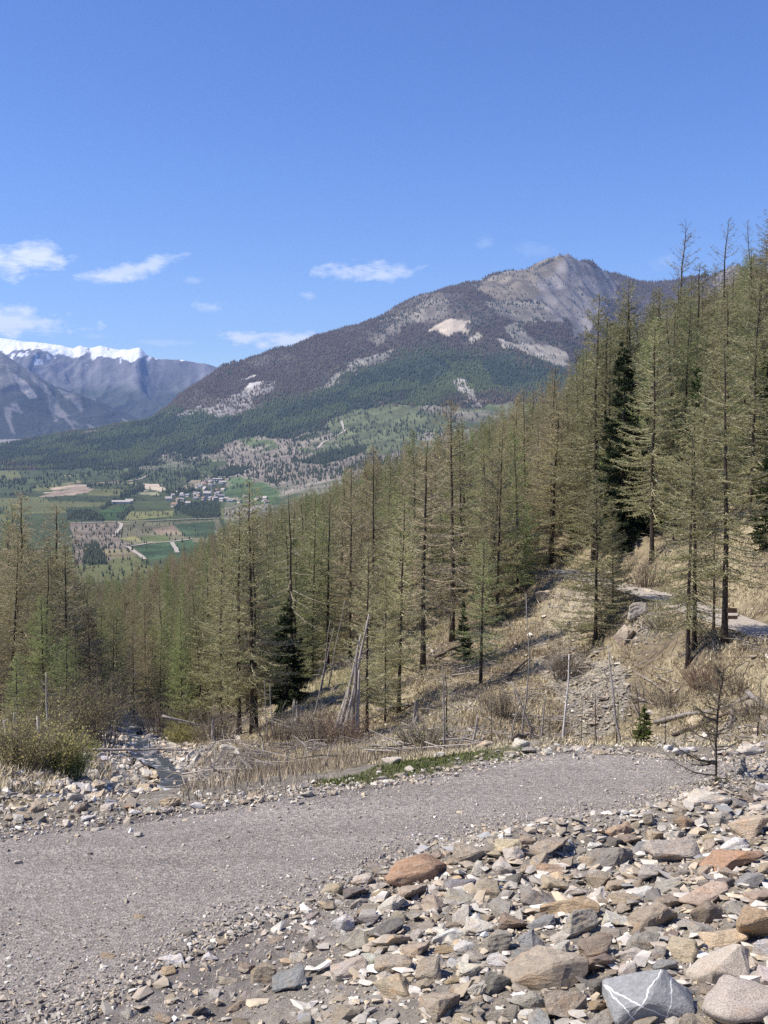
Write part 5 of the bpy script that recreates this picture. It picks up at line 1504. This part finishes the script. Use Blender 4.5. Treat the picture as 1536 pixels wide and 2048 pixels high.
# dead white poles
for i, (bx, by, tx, ty, rad, col, lab) in enumerate(((1125, 1487, 1138, 1308, .045, WHITE, 'white dead pole standing by the far verge'), (1047, 1482, 1052, 1188, .026, GREYW, 'tall thin grey pole left of the white pole'), (1098, 1475, 1022, 1362, .05, GREYW, 'grey pole leaning to the left by the verge'),
                                        (943, 1486, 955, 1430, .05, SILVER, 'short pale dead pole by the cream boulder'), (1262, 1480, 1216, 1290, .04, SILVER, 'thin leaning silver pole left of the young spruce'), (1018, 1484, 1040, 1400, .03, GREYW, 'thin leaning grey stick near the verge'),
                                        (1078, 1478, 1090, 1390, .03, GREYW, 'thin grey stick between the poles'), (1195, 1484, 1190, 1385, .03, DARKW, 'thin dark sapling stem in the gully'), (1290, 1482, 1270, 1365, .03, DARKW, 'thin dark stem above the young spruce'),
                                        (890, 1490, 884, 1330, .03, GREYW, 'thin upright stem behind the grass strip'), (80, 1490, 74, 1432, .06, WHITE, 'crooked white dead stem in the left bush'), (92, 1490, 92, 1345, .035, SILVER, 'slim silvery sapling in the left bush'),
                                        (30, 1480, 28, 1425, .045, SILVER, 'bleached dead stem at the far left'), (10, 1485, 8, 1440, .04, WHITE, 'short white dead stem at the left edge'), (596, 1400, 574, 1315, .04, SILVER, 'thin white pole left of the mossy spur'), (640, 1390, 668, 1255, .05, GREYW, 'pale leaning stem on the mossy spur'),
                                        (655, 1370, 690, 1200, .035, SILVER, 'long pale stem leaning behind the mossy spur'), (548, 1440, 540, 1370, .035, SILVER, 'short pale pole by the forked larch'), (535, 1460, 528, 1360, .03, GREYW, 'thin grey pole beside the forked larch'),
                                        (1062, 1480, 1062, 1455, .05, DARKW, 'short dark stake on the far verge'), (822, 1490, 820, 1465, .06, GREYW, 'stubby grey stump post behind the grass strip'), (615, 1480, 660, 1240, .03, GREYW, 'thin slanting stem left of the snags'))):
    b = gp(bx, by, 40 if 660 > bx > 500 else (27 if bx < 120 else 36)) if by > 1380 else gp(bx, by); 
    if 880 < bx < 1300 and by > 1460: b = gp(bx, by, 24 + (bx % 7))
    if bx in (596, 640, 655): b = gp(bx, by, 51)
    stick('dead_pole', lab, b - np.array([0, 0, .1]), hp(tx, ty, b[1] + .2), rad, rad * .35, col, 'pole', .06, 6, 7 if by - ty > 90 else 2, 60 + i, .45, up=True)
# fallen logs
LOGS = [((178, 1499, 34), (392, 1500, 35), .09, .05, SILVER, 'fallen pale trunk lying across the stream', 26), ((325, 1432, 44), (470, 1478, 45), .10, .05, SILVER, 'fallen trunk sloping down to the forked larch', 6),
        ((1310, 1452, None), (1500, 1398, None), .13, .12, GREYW, 'long fallen grey trunk on the right slope', 0), ((1495, 1395, None), (1535, 1425, None), .15, .13, GREYW, 'broken end of a fallen trunk at the right edge', 0),
        ((1345, 1476, None), (1500, 1420, None), .10, .07, DARKW, 'dark fallen trunk below the long grey one', 4), ((566, 1455, None), (700, 1398, None), .12, .07, GREYW, 'fallen trunk lying up the spur left of the snags', 8),
        ((505, 1470, None), (600, 1425, None), .13, .08, DARKW, 'dark fallen trunk beside the root plate', 5), ((755, 1428, None), (818, 1415, None), .16, .12, GREYW, 'short thick log behind the leaning olive larch', 2), ((700, 1455, None), (790, 1420, None), .08, .05, GREYW, 'thin log behind the snags', 5),
        ((870, 1320, None), (930, 1290, None), .14, .10, DARKW, 'dark log below the small spruce', 4), ((1025, 1485, None), (1068, 1463, None), .07, .05, DARKW, 'short dark log on the far verge', 2), ((640, 1420, None), (720, 1380, None), .07, .04, SILVER, 'pale thin log on the mossy spur', 6),
        ((905, 1470, None), (1000, 1432, None), .06, .04, GREYW, 'thin pale log on the open slope', 3), ((450, 1480, 42), (500, 1440, 44), .06, .03, SILVER, 'pale propped branch beside the forked larch', 4), ((520, 1436, 46), (640, 1462, 42), .05, .03, SILVER, 'thin pale trunk leaning across the root plate', 3),
        ((1000, 1375, None), (1060, 1320, None), .10, .08, DARKW, 'dark log in the hollow right of the green larch', 5)]
for i, (a_, b_, r0, r1, col, lab, tn) in enumerate(LOGS):
    A_ = hp(*a_) if a_[2] else gp(a_[0], a_[1]) + np.array([0, 0, r0]); B_ = hp(*b_) if b_[2] else gp(b_[0], b_[1]) + np.array([0, 0, r1])
    stick('fallen_log', lab, A_, B_, r0 * .58, r1 * .5, col, 'log', .07, 8, tn, 120 + i, .8)
# log hanging twigs already above; stumps with jagged tops
for i, (px, r, hgt, rad, lab) in enumerate(((590, 44, .95, .24, 'torn-up grey root stump with jagged top on the spur'), (832, 40, .8, .13, 'splintered grey stump right of the leaning larch'), (424, 40, .8, .09, 'broken grey stump by the sloping fallen trunk'), (1470, 31, .5, .11, 'weathered stump on the right slope'), (1493, 15.4, .24, .06, 'small bleached stump on the bank crest'))):
    b = gp(px, 0, r); e = empty('tree_stump', tuple(b)); rs = np.random.default_rng(200 + i); a = Acc(); m = 11; ang = np.arange(m) * 2 * math.pi / m
    rows = []; hs_ = np.linspace(-.15, 1, 6)
    for h_ in hs_:
        f = rad * (1.35 - .95 * max(h_, 0) ** .7) * (1 + .18 * rs.normal(size=m)); top = hgt * h_ * (1 if h_ < 1 else 1) * (1 + (.35 * rs.random(m) if h_ > .7 else 0))
        rows.append(np.stack([np.cos(ang) * f, np.sin(ang) * f, np.broadcast_to(top, m)], 1))
    V = np.concatenate(rows); T_ = []
    for q in range(5):
        for j in range(m):
            u_, v_ = q * m + j, q * m + (j + 1) % m; T_ += [(u_, v_, v_ + m), (u_, v_ + m, u_ + m)]
    V = np.vstack([V, [0, 0, hgt * .75]]); T_ += [(5 * m + j, 5 * m + (j + 1) % m, len(V) - 1) for j in range(m)]
    a.add(V, T_); o = link('trunk', a.mesh('trunk', False), M['dead'], e); o.color = (*(np.array(GREYW) * 1.0), 1)
    for j in range(9):
        a = Acc(); an = rs.uniform(0, 6.28); l_ = rad * rs.uniform(1.6, 3.6); q = np.linspace(0, 1, 5)[:, None]
        pt = np.array([math.cos(an), math.sin(an), 0]) * l_ * q + np.array([0, 0, hgt * rs.uniform(.05, .35)]) * (1 - q ** 1.4) + rs.normal(0, .03, (5, 3)); tube(a, pt, np.linspace(rad * .28, rad * .05, 5), 5)
        o = link('root', a.mesh('root', True), M['dead'], e); o.color = (*GREYW, 1)
    tag(e, lab, 'stump')
# rock ledges on the far slope
for px, py, w, h, c_, lab in ((1282, 1222, 46, 34, 'grey', 'grey rock ledge at the path edge'), (1255, 1270, 44, 34, 'grey-brown', 'overhanging rock ledge below the path'), (1112, 1328, 60, 34, 'dark grey', 'dark rock outcrop above the gully scree'), (1090, 1190, 40, 22, 'grey-brown', 'dark turf ledge below the path end'), (1398, 1440, 40, 22, 'yellowish', 'yellow rock under the long fallen trunk'),
                          (1300, 1426, 24, 12, 'pale', 'pale boulder above the young spruce'), (1500, 1500, 60, 24, 'pale', 'broad pale rock at the right end of the far verge'), (1460, 1505, 40, 18, 'pale', 'pale rock beside the broad one at the far verge end')):
    p = at(px, py + h * .3, 16, 80); o = bpy.data.objects.new('rock', SLABS[px % 8] if h < 30 else ROCKS[px % 22]); COL.objects.link(o); w_, h_ = w / F * p.y, h / F * p.y
    o.scale = (w_, w_ * .8, h_ * 1.2); o.location = (p.x, p.y + w_ * .2, p.z - h_ * .35); o.rotation_euler = (.25, -.3 if 1200 < px < 1300 else .05, rng.uniform(-.4, .4)); o.color = (*CP[c_], 1); tag(o, lab, 'rock')

# larch sapling on the bank crest, young spruce and small saplings
SAP = make_tree(1700, H=1.9, t0=.06, nb=52, Lmax=.78, power=.75, e_low=-.15, e_top=.5, curl=.5, tw=30, tuft=2.0, tsize=.02, trunk_r=.007, twig_w=.005, sway=.06, brad=1.35)
k = NT('dark_twigs'); k.base(k.ramp(k.noise(9, 3, .6, k.obj()), [(.3, (.07, .058, .042)), (.7, (.13, .11, .08))])); SAP.crown.materials[0] = k.m
x_ = pix(1432, 1580, 15.2).x; e = tree('larch_sapling', 'small bare larch sapling on the crest of the rocky bank', x_, 15.2, (pix(1432, 1330, 15.2).z - gz(x_, 15.2)), SAP, np.array([.15, .13, .06]), None, 1.0)
for i, (px, r, top, va, co, lab, nm, wd) in enumerate(((1292, 20.6, 1436, SPR[0], np.array([.10, .13, .03]), 'young bright green spruce beyond the far verge', 'spruce_tree', 1.7), (895, 30, 1335, LS[0], OLIVE, 'sparse young larch behind the grass strip', 'larch_tree', 1.5), (1238, 27, 1395, LS[1], OLIVE, 'thin young larch left of the young spruce', 'larch_tree', 1.2),
                                     (1330, 26, 1400, LS[2], BROWN, 'thin bare sapling right of the young spruce', 'larch_tree', 1.1), (1165, 28, 1400, LS[0], BROWN, 'thin bare sapling between the poles', 'larch_tree', 1.0), (985, 30, 1370, LS[1], BROWN, 'thin sapling left of the tall grey pole', 'larch_tree', 1.0),
                                     (1520, 27, 1345, LS[2], BROWN, 'bare sapling at the right edge above the verge', 'larch_tree', 1.3), (150, 24, 1495, LG[0], GREEN * 1.15, 'small green larch at the right end of the left bush', 'larch_tree', 1.9), (1375, 26, 1425, LS[0], OLIVE, 'thin sapling behind the larch sapling', 'larch_tree', 1.0),
                                     (1105, 30, 1395, LS[2], BROWN, 'thin bare sapling by the leaning grey pole', 'larch_tree', 1.0))):
    plant(px, r, top, va, co, lab, nm, wd)


def shrub(label, px, r, w, h, color, n=60, seed=0, leafy=0, name='shrub', wood=(.20, .165, .13)):
    rs = np.random.default_rng(seed); b = gp(px, 0, r); e = empty(name, tuple(b)); a = Acc(); tips = []
    for i in range(n):
        an = rs.uniform(0, 6.28); sp = rs.random() ** .7 * w * .5; l_ = h * rs.uniform(.45, 1.05); q = np.linspace(0, 1, 5)[:, None]
        root = np.array([math.cos(an), math.sin(an), 0]) * sp * .55
        pt = root + np.array([math.cos(an) * sp * .6, math.sin(an) * sp * .6, 0]) * q ** 1.3 + np.array([0, 0, l_]) * q + rs.normal(0, .03, (5, 3)) * h * q
        tube(a, pt, np.linspace(.011, .003, 5), 3, cap=False); tips.append(pt)
        for j in range(5):
            u = rs.uniform(.3, .95); c0 = pt[0] + (pt[-1] - pt[0]) * u; d_ = rs.normal(size=3) * np.array([1, 1, .4]) + np.array([0, 0, .8]); d_ /= np.linalg.norm(d_); q3 = np.linspace(0, 1, 3)[:, None]
            pp_ = c0 + d_ * h * rs.uniform(.1, .3) * q3; tube(a, pp_, np.linspace(.006, .002, 3), 3, cap=False); tips.append(pp_)
    o = link('stems', a.mesh('stems', False), M['dead'], e); o.color = (*wood, 1)
    if leafy:
        allp = np.concatenate(tips); m = int(leafy); c = allp[rs.integers(0, len(allp), m)] + rs.normal(0, .05, (m, 3)); d1 = unit(rs.normal(size=(m, 3))); s1 = unit(np.cross(d1, rs.normal(size=(m, 3)))); sz = rs.uniform(.02, .05, m)
        V, T_ = tri_soup(c, c + d1 * sz[:, None] * 1.4, sz * .4, s1); o = link('leaves', mesh_np('leaves', V, T_, None, False), M['needles'], e); o.color = (*color, 1)
    return tag(e, label, 'shrub')


shrub('khaki bush at the left edge beside the rubble heap', 25, 23, 2.0, 1.0, (.40, .36, .17), 90, 1, 3800)
shrub('khaki bush in the middle of the left bank', 80, 24, 1.9, .95, (.40, .37, .16), 90, 2, 3800)
shrub('olive bush beside the stream on the left bank', 128, 24.5, 1.6, .9, (.36, .37, .13), 80, 3, 4200)
shrub('low khaki bush behind the left bushes', 50, 29, 2.6, 1.2, (.36, .32, .16), 90, 4, 3600)
shrub('twiggy olive thicket overhanging the stream on the left', 178, 37, 3.4, 2.6, (.26, .25, .11), 130, 5, 4200, wood=(.17, .14, .11))
shrub('twiggy thicket behind the overhanging one', 150, 41, 3.6, 2.4, (.24, .23, .11), 120, 6, 3600, wood=(.17, .14, .11))
shrub('small yellow-green bush beyond the fallen trunk', 368, 47, 2.2, .9, (.40, .37, .14), 60, 7, 4000)
shrub('bare grey-brown shrub below the snags', 640, 36, 2.4, 1.4, OLIVE, 110, 8, 300)
shrub('bare twiggy shrub left of the snags', 560, 38, 2.2, 1.2, OLIVE, 90, 9, 300)
shrub('bare red-brown shrub right of the snags', 690, 33, 2.0, 1.1, OLIVE, 90, 10, 200, wood=(.22, .15, .11))
shrub('bare brown shrub behind the grass strip', 850, 27, 1.8, .8, OLIVE, 90, 11, 600)
shrub('bare thicket by the fallen trunk left of the forked larch', 430, 41, 2.6, 1.4, OLIVE, 110, 12, 300)
shrub('bare thicket at the stream bend', 320, 55, 4.0, 2.0, OLIVE, 120, 13, 600)
shrub('red-brown brush at the foot of the path-side larches', 1415, 36, 2.2, .8, BROWN, 110, 14, 300, wood=(.2, .13, .095))
shrub('dark brush below the dense drooping larch', 1130, 44, 2.0, 1.2, DKBR, 80, 15, 1500)
shrub('brown brush in the hollow of the gully', 1010, 38, 2.4, 1.2, BROWN, 100, 16, 500)
shrub('dry brown brush under the slope larch above the path', 1290, 53, 2.8, 1.6, BROWN, 100, 17, 800)
shrub('leafless brush in the gully left of the young spruce', 1225, 29, 2.2, .8, OLIVE, 90, 18, 700)
shrub('sparse brown brush right of the gully scree', 1345, 37, 2.6, .7, BROWN, 110, 21, 500)
shrub('low dry brush below the path-side larches', 1480, 34, 2.6, .6, BROWN, 110, 22, 500)
shrub('low grey brush between the long log and the path', 1330, 42, 2.4, .6, OLIVE, 100, 23, 500)
shrub('low brown brush under the broken fallen trunk', 1510, 30, 2.0, .6, BROWN, 100, 24, 400)
shrub('leafless brush in the gully right of the young spruce', 1370, 27, 2.2, .8, OLIVE, 90, 19, 700)


# ------------------------------------------------------------------ grass and reeds
def blades(name, x, y, h, w, color, jit, lab, lean=.5, cat='grass', per=1):
    n = len(x); z = ground_z(x, y); b = np.stack([x, y, z - .02], 1); an = rng.uniform(0, 6.28, n)
    d = np.stack([np.cos(an) * lean * rng.random(n), np.sin(an) * lean * rng.random(n), np.ones(n)], 1); d = unit(d)
    sd = np.stack([np.cos(an + 1.57), np.sin(an + 1.57), np.zeros(n)], 1)
    V, T_ = tri_soup(b, b + d * h[:, None], w, sd); c_ = np.clip(np.asarray(color) * (1 + rng.normal(0, jit, (n, 1))), .01, .9)
    if c_.ndim == 1: c_ = np.repeat(c_[None], n, 0)
    o = link(name, mesh_np(name, V, T_, np.repeat(c_, 3, 0), False), M['leafy']); return tag(o, lab, cat, kind='stuff')


def in_px(poly, n, rlo, rhi):
    x = rng.uniform(-.42, .42, n); y = np.sqrt(rng.uniform(rlo ** 2, rhi ** 2, n)); x = x * y; px, py = to_px(x, y, ground_z(x, y)); m = inpoly(px, py, poly); return x[m], y[m]


x, y = in_px([(q[0], q[1]) for q in GRASS], 220000, 15.5, 24); k_ = fbm(x * 1.5, y * 1.5, 5, 4) > -.12; x, y = x[k_], y[k_]
blades('grass', x, y, rng.uniform(.03, .09, len(x)), rng.uniform(.006, .012, len(x)), (.135, .16, .05), .28, 'short green grass strip along the far side of the road')
x, y = in_px([(355, 1625), (360, 1560), (420, 1500), (560, 1490), (720, 1500), (760, 1530), (700, 1550), (620, 1580), (560, 1600)], 160000, 15.5, 32); k_ = (fbm(x * 1.1, y * 1.1, 6, 3) > -.25) & (rng.random(len(x)) < .30 + .5 * fbm(x * .9, y * .9, 44, 3)); x, y = x[k_], y[k_]
cc = np.array([.335, .27, .19]) * (1 + .25 * fbm(x, y, 3, 2)[:, None])
blades('dry_reeds', x, y, rng.uniform(.08, .42, len(x)) * (1 + .7 * fbm(x * .8, y * .8, 45, 3)), rng.uniform(.005, .009, len(x)), cc, .18, 'tan dry reeds on the slope between road and stream', .8, 'reeds')
n = 430000
x = rng.uniform(-.36, .40, n); y = 19 + 56 * rng.random(n) ** 1.25; x = x * y
k_ = (y > y_far(x) + 1.2) & (np.abs(x - np.interp(y, P[:, 1], P[:, 0])) > 1.6) & (fbm(x * 1.1, y * 1.1, 15, 4) > -.3); x, y = x[k_], y[k_]
px, py = to_px(x, y, ground_z(x, y)); k_ = (px > -20) & (inpoly(px, py, [(q[0], q[1]) for q in CLEAR]) | (rng.random(len(x)) < .25))
for pl, pr in zip(SCREE, (.35, .8, .5, .4)): k_ &= ~inpoly(px, py, pl) | (rng.random(len(x)) < pr)
dpp = np.sqrt(((x[:, None] - PATH[None, ::5, 0]) ** 2 + (y[:, None] - PATH[None, ::5, 1]) ** 2).min(1)); k_ &= dpp > 1.15
x, y = x[k_], y[k_]; t_ = np.clip(.5 + 1.1 * fbm(x * .25, y * .25, 16, 3)[:, None] + .5 * fbm(x * 1.3, y * 1.3, 19, 3)[:, None], 0, 1)
blades('dry_grass', x, y, rng.uniform(.08, .30, len(x)) * (.35 + .65 * smooth(1.0, 7.0, y - y_far(x))), rng.uniform(.010, .026, len(x)), np.array([.47, .40, .26]) * t_ + np.array([.24, .19, .12]) * (1 - t_), .3, 'bleached dry grass tufts on the open slopes', 1.9)
n = 3600
x = rng.uniform(-.3, .42, n); y = rng.uniform(22, 70, n); x = x * y; k_ = (y > y_far(x) + 3) & (np.abs(x - np.interp(y, P[:, 1], P[:, 0])) > 2.0); x, y = x[k_], y[k_]
stones('slope_stones', x, y, ground_z(x, y), np.clip(rng.lognormal(math.log(.11), .55, len(x)), .04, .5), pal(len(x), ['pale', 'tan', 'grey-brown', 'grey'], [.15, .3, .35, .2]), 'scattered pale stones in the dry grass of the slopes', TPLB, .2, 'stones')
# fine litter of dead sticks on the spur and in the gully
a = Acc(); n = 1900
x = rng.uniform(-.2, .36, n); y = rng.uniform(24, 62, n); x = x * y; px, py = to_px(x, y, ground_z(x, y)); k_ = (y > y_far(x) + 3) & (fbm(x * .3, y * .3, 18, 3) > -.05) & (px > 300); x, y = x[k_], y[k_]; zz = ground_z(x, y)
for i in range(len(x)):
    l_ = rng.uniform(.5, 2.2); an = rng.uniform(0, 6.28); dv = np.array([math.cos(an), math.sin(an), 0]) * l_ * .5; q0 = np.array([x[i], y[i], 0]) - dv; q1 = np.array([x[i], y[i], 0]) + dv
    q0[2] = zz[i] + .04; q1[2] = zz[i] + .05 + rng.random() * .4
    tube(a, np.stack([q0, (q0 + q1) / 2 + rng.normal(0, .05, 3), q1]), [.022, .016, .008], 4, np.array([.30, .265, .23]) * rng.uniform(.5, 1.3), False)
tag(link('stick_litter', a.mesh('stick_litter', False), M['leafy']), 'dead sticks and twigs littering the slope', 'debris', kind='stuff')

# small board nailed to the path-edge larch
b = gp(1451, 0, 38); e = empty('trail_board', (b[0], b[1], b[2])); z0 = pix(1458, 1238, 37.8).z
for nm, dx, dy, dz, hw_, ht_ in (('upper_board', .16, -.22, 0.0, .17, .085), ('lower_board', .18, -.22, -.24, .18, .06)):
    bm = bmesh.new(); bmesh.ops.create_cube(bm, size=1.0)
    for v in bm.verts: v.co = Vector((v.co.x * hw_ * 2 + dx, v.co.y * .03 + dy, v.co.z * ht_ * 2 + (z0 - b[2]) + .3 + dz))
    bmesh.ops.bevel(bm, geom=list(bm.edges), offset=.006, segments=1, affect='EDGES'); me = bpy.data.meshes.new(nm); bm.to_mesh(me); bm.free(); link(nm, me, M['sawn_wood'], e)
tag(e, 'small dark wooden board on the stem of the stout path-edge larch', 'board')

# ------------------------------------------------------------------ village in the valley
def at_far(px, py):
    rs_ = np.linspace(1200, 5200, 900); x, y, z = ray(px, py); df = CAMZ + z / y * rs_ - ground_z(x / y * rs_, rs_); i = np.where(df <= 0)[0]
    r = rs_[i[0]] if len(i) else 3000.0
    return np.array((x / y * r, r, gz(x / y * r, r)))


def house(label, px, py, w, d, h, rh, rot, wall, roof, group=None, name='house', wins=0):
    p = at_far(px, py); e = empty(name, tuple(p)); e.rotation_euler = (0, 0, rot)
    bm = bmesh.new(); z0 = -4.0
    v = [bm.verts.new(q) for q in ((-w / 2, -d / 2, z0), (w / 2, -d / 2, z0), (w / 2, d / 2, z0), (-w / 2, d / 2, z0), (-w / 2, -d / 2, h), (w / 2, -d / 2, h), (w / 2, d / 2, h), (-w / 2, d / 2, h), (-w / 2, 0, h + rh), (w / 2, 0, h + rh))]
    for f in ((0, 1, 5, 4), (1, 2, 6, 9, 5), (2, 3, 7, 6), (3, 0, 4, 8, 7)): bm.faces.new([v[i] for i in f])
    me = bpy.data.meshes.new('wall'); bm.to_mesh(me); bm.free(); link('wall', me, M[wall], e)
    bm = bmesh.new(); o_ = .9; t = .35
    for s in (-1, 1):
        q = [(-w / 2 - o_, s * (d / 2 + o_), h - rh * 2 * o_ / d), (w / 2 + o_, s * (d / 2 + o_), h - rh * 2 * o_ / d), (w / 2 + o_, 0, h + rh), (-w / 2 - o_, 0, h + rh)]
        lo = [bm.verts.new((a_[0], a_[1], a_[2] + .05)) for a_ in q]; hi = [bm.verts.new((a_[0], a_[1], a_[2] + .05 + t)) for a_ in q]
        bm.faces.new(hi); bm.faces.new(lo[::-1])
        for i in range(4): bm.faces.new((lo[i], lo[(i + 1) % 4], hi[(i + 1) % 4], hi[i]))
    bmesh.ops.recalc_face_normals(bm, faces=bm.faces); me = bpy.data.meshes.new('roof'); bm.to_mesh(me); bm.free(); link('roof', me, M[roof], e)
    for i in range(wins):
        for lv in range(2):
            bm = bmesh.new(); bmesh.ops.create_cube(bm, size=1.0)
            for q in bm.verts: q.co = Vector((q.co.x * 1.5 - w / 2 + (i + .5) * w / wins, q.co.y * .2 - d / 2 - .05, q.co.z * 1.9 + 2.2 + lv * (h - 4) * .8))
            me = bpy.data.meshes.new('window'); bm.to_mesh(me); bm.free(); link('window', me, M['window_dark'], e)
    return tag(e, label, 'house', group)


house('big cream house in the middle of the village', 414, 997, 16, 12, 13, 4, .1, 'plaster', 'roof_pale', None, 'house', 4)
house('long white-roofed farm building left of the village', 243, 1007, 40, 12, 4, 3, .05, 'plaster_pale', 'roof_pale', None, 'farm_building')
house('white-roofed barn end beside the long farm building', 259, 1006, 16, 14, 5, 4, .05, 'plaster_pale', 'roof_pale', None, 'farm_building')
house('lone white house below the village trees', 337, 1001, 14, 10, 5, 4, .2, 'plaster_pale', 'roof_pale')
house('white-gabled house at the lower left of the village', 350, 1014, 14, 11, 6, 4, -.4, 'plaster_pale', 'roof_brown')
house('small white house under the village trees', 376, 1011, 10, 9, 6, 3, 0, 'plaster_pale', 'roof_pale')
house('dark chalet at the top of the village', 417, 966, 14, 11, 6, 5, .5, 'sawn_wood', 'roof_grey')
house('wide flat-roofed building at the top of the village', 436, 961, 30, 14, 5, 2, .1, 'plaster', 'roof_pale')
house('second wide building below the flat-roofed one', 445, 968, 18, 12, 6, 3, .2, 'plaster', 'roof_pale')
# church with tower
p = at_far(423, 989); e = empty('church', tuple(p))
for nm, sx, sy, zb, zt_, mt in (('tower', 5, 5, -3, 20, 'plaster'), ('belfry', 5.6, 5.6, 16, 17, 'plaster_pale')):
    bm = bmesh.new(); bmesh.ops.create_cube(bm, size=1.0)
    for v in bm.verts: v.co = Vector((v.co.x * sx, v.co.y * sy, zb + (v.co.z + .5) * (zt_ - zb)))
    me = bpy.data.meshes.new(nm); bm.to_mesh(me); bm.free(); tw_ = link(nm, me, M[mt], e if nm == 'tower' else tw_)
    if nm == 'tower': tow_ = tw_
bm = bmesh.new(); bmesh.ops.create_cone(bm, cap_ends=True, segments=4, radius1=4.2, radius2=.1, depth=7); bmesh.ops.rotate(bm, verts=bm.verts, matrix=Matrix.Rotation(math.pi / 4, 3, 'Z')); bmesh.ops.translate(bm, verts=bm.verts, vec=(0, 0, 23.5)); me = bpy.data.meshes.new('spire'); bm.to_mesh(me); bm.free(); link('spire', me, M['roof_grey'], tow_)
tag(e, 'pale church tower with a small spire in the village', 'church')
VR = np.random.default_rng(5)
for i in range(62):
    u = VR.random()
    if u < .22: px, py = VR.uniform(345, 400), VR.uniform(984, 1004)
    elif u < .54: px, py = VR.uniform(385, 450), VR.uniform(980, 1006)
    elif u < .74: px, py = VR.uniform(395, 450), VR.uniform(962, 982)
    else: px, py = VR.uniform(445, 548), VR.uniform(997, 1008)
    zone = 'among the trees at the left of the village' if px < 390 else ('on the upper rise of the village' if py < 980 else ('in the crowded middle of the village' if px < 452 else 'behind the forked larch at the right of the village'))
    wl_ = ['plaster', 'plaster_pale'][int(VR.random() < .5)]; rf = ['roof_pale', 'roof_grey', 'roof_brown'][int(VR.choice(3, p=[.42, .36, .22]))]
    HL = [(414, 997, 'big cream house'), (423, 985, 'church tower'), (337, 1001, 'lone white house'), (350, 1014, 'white-gabled house'), (376, 1011, 'small white house'), (417, 966, 'dark chalet'), (436, 961, 'flat-roofed building'), (445, 968, 'second wide building'), (503, 1003, 'forked larch top')]
    lab_ = None
    for l_ in sorted(HL, key=lambda q: (q[0] - px) ** 2 + (q[1] - py) ** 2)[:4]:
        dx_, dy_ = px - l_[0], py - l_[1]; rel_ = ('right of' if dx_ > 0 else 'left of') if abs(dx_) > abs(dy_) * 1.5 else ('below' if dy_ > 0 else 'above')
        for pre_ in ('', 'well '):
            t_ = f"{'cream' if wl_ == 'plaster' else 'white'} house with {rf.split('_')[1]} roof {pre_}{rel_} the {l_[2]}"
            if t_ not in used_lab and lab_ is None: lab_ = t_; used_lab.add(t_)
    house(lab_ or f"{'cream' if wl_ == 'plaster' else 'white'} house with {rf.split('_')[1]} roof {zone}", px, py, VR.uniform(7, 12), VR.uniform(6, 9), VR.uniform(3, 6), VR.uniform(2, 3.5), VR.uniform(-.9, .9), wl_, rf, 'houses of the valley village')
# valley roads and tracks
for nm, pts, wd in (('road', [(140, 1047), (200, 1046), (250, 1044), (330, 1041), (440, 1037)], 8), ('track', [(228, 1074), (234, 1064), (242, 1056), (243, 1048), (232, 1045)], 6), ('track', [(262, 1093), (300, 1087), (340, 1085), (385, 1079)], 6), ('track', [(344, 1086), (352, 1098), (355, 1106)], 6),
                    ('track', [(150, 1097), (200, 1096), (255, 1093), (275, 1108), (290, 1120)], 6), ('track', [(345, 950), (385, 948), (400, 950)], 9), ('track', [(402, 952), (430, 953), (470, 953), (500, 938)], 12), ('track', [(636, 896), (645, 885), (670, 875), (690, 862), (682, 842)], 9), ('track', [(255, 963), (285, 957), (300, 948)], 8)):
    ribbon(nm, [at_far(*q)[:2] for q in pts], wd, .8, M['path'], 60)

# ------------------------------------------------------------------ air
bm = bmesh.new(); bmesh.ops.create_cube(bm, size=1.0)
for v in bm.verts:
    v.co = Vector((v.co.x * 30000, v.co.y * 20000 + 6000, (v.co.z + .5) * 1900 - 320))
me = bpy.data.meshes.new('haze'); bm.to_mesh(me); bm.free()
hz = link('haze', me); tag(hz, 'thin blue mountain air between the valley and the far peaks', 'haze', kind='stuff')
hm = bpy.data.materials.new('haze_air'); hm.use_nodes = True; ht = hm.node_tree; ht.nodes.clear()
pv = ht.nodes.new('ShaderNodeVolumePrincipled'); pv.inputs['Color'].default_value = (.33, .53, 1.0, 1); pv.inputs['Density'].default_value = 4.2e-5; pv.inputs['Anisotropy'].default_value = .2
ho = ht.nodes.new('ShaderNodeOutputMaterial'); ht.links.new(pv.outputs[0], ho.inputs['Volume']); me.materials.append(hm)
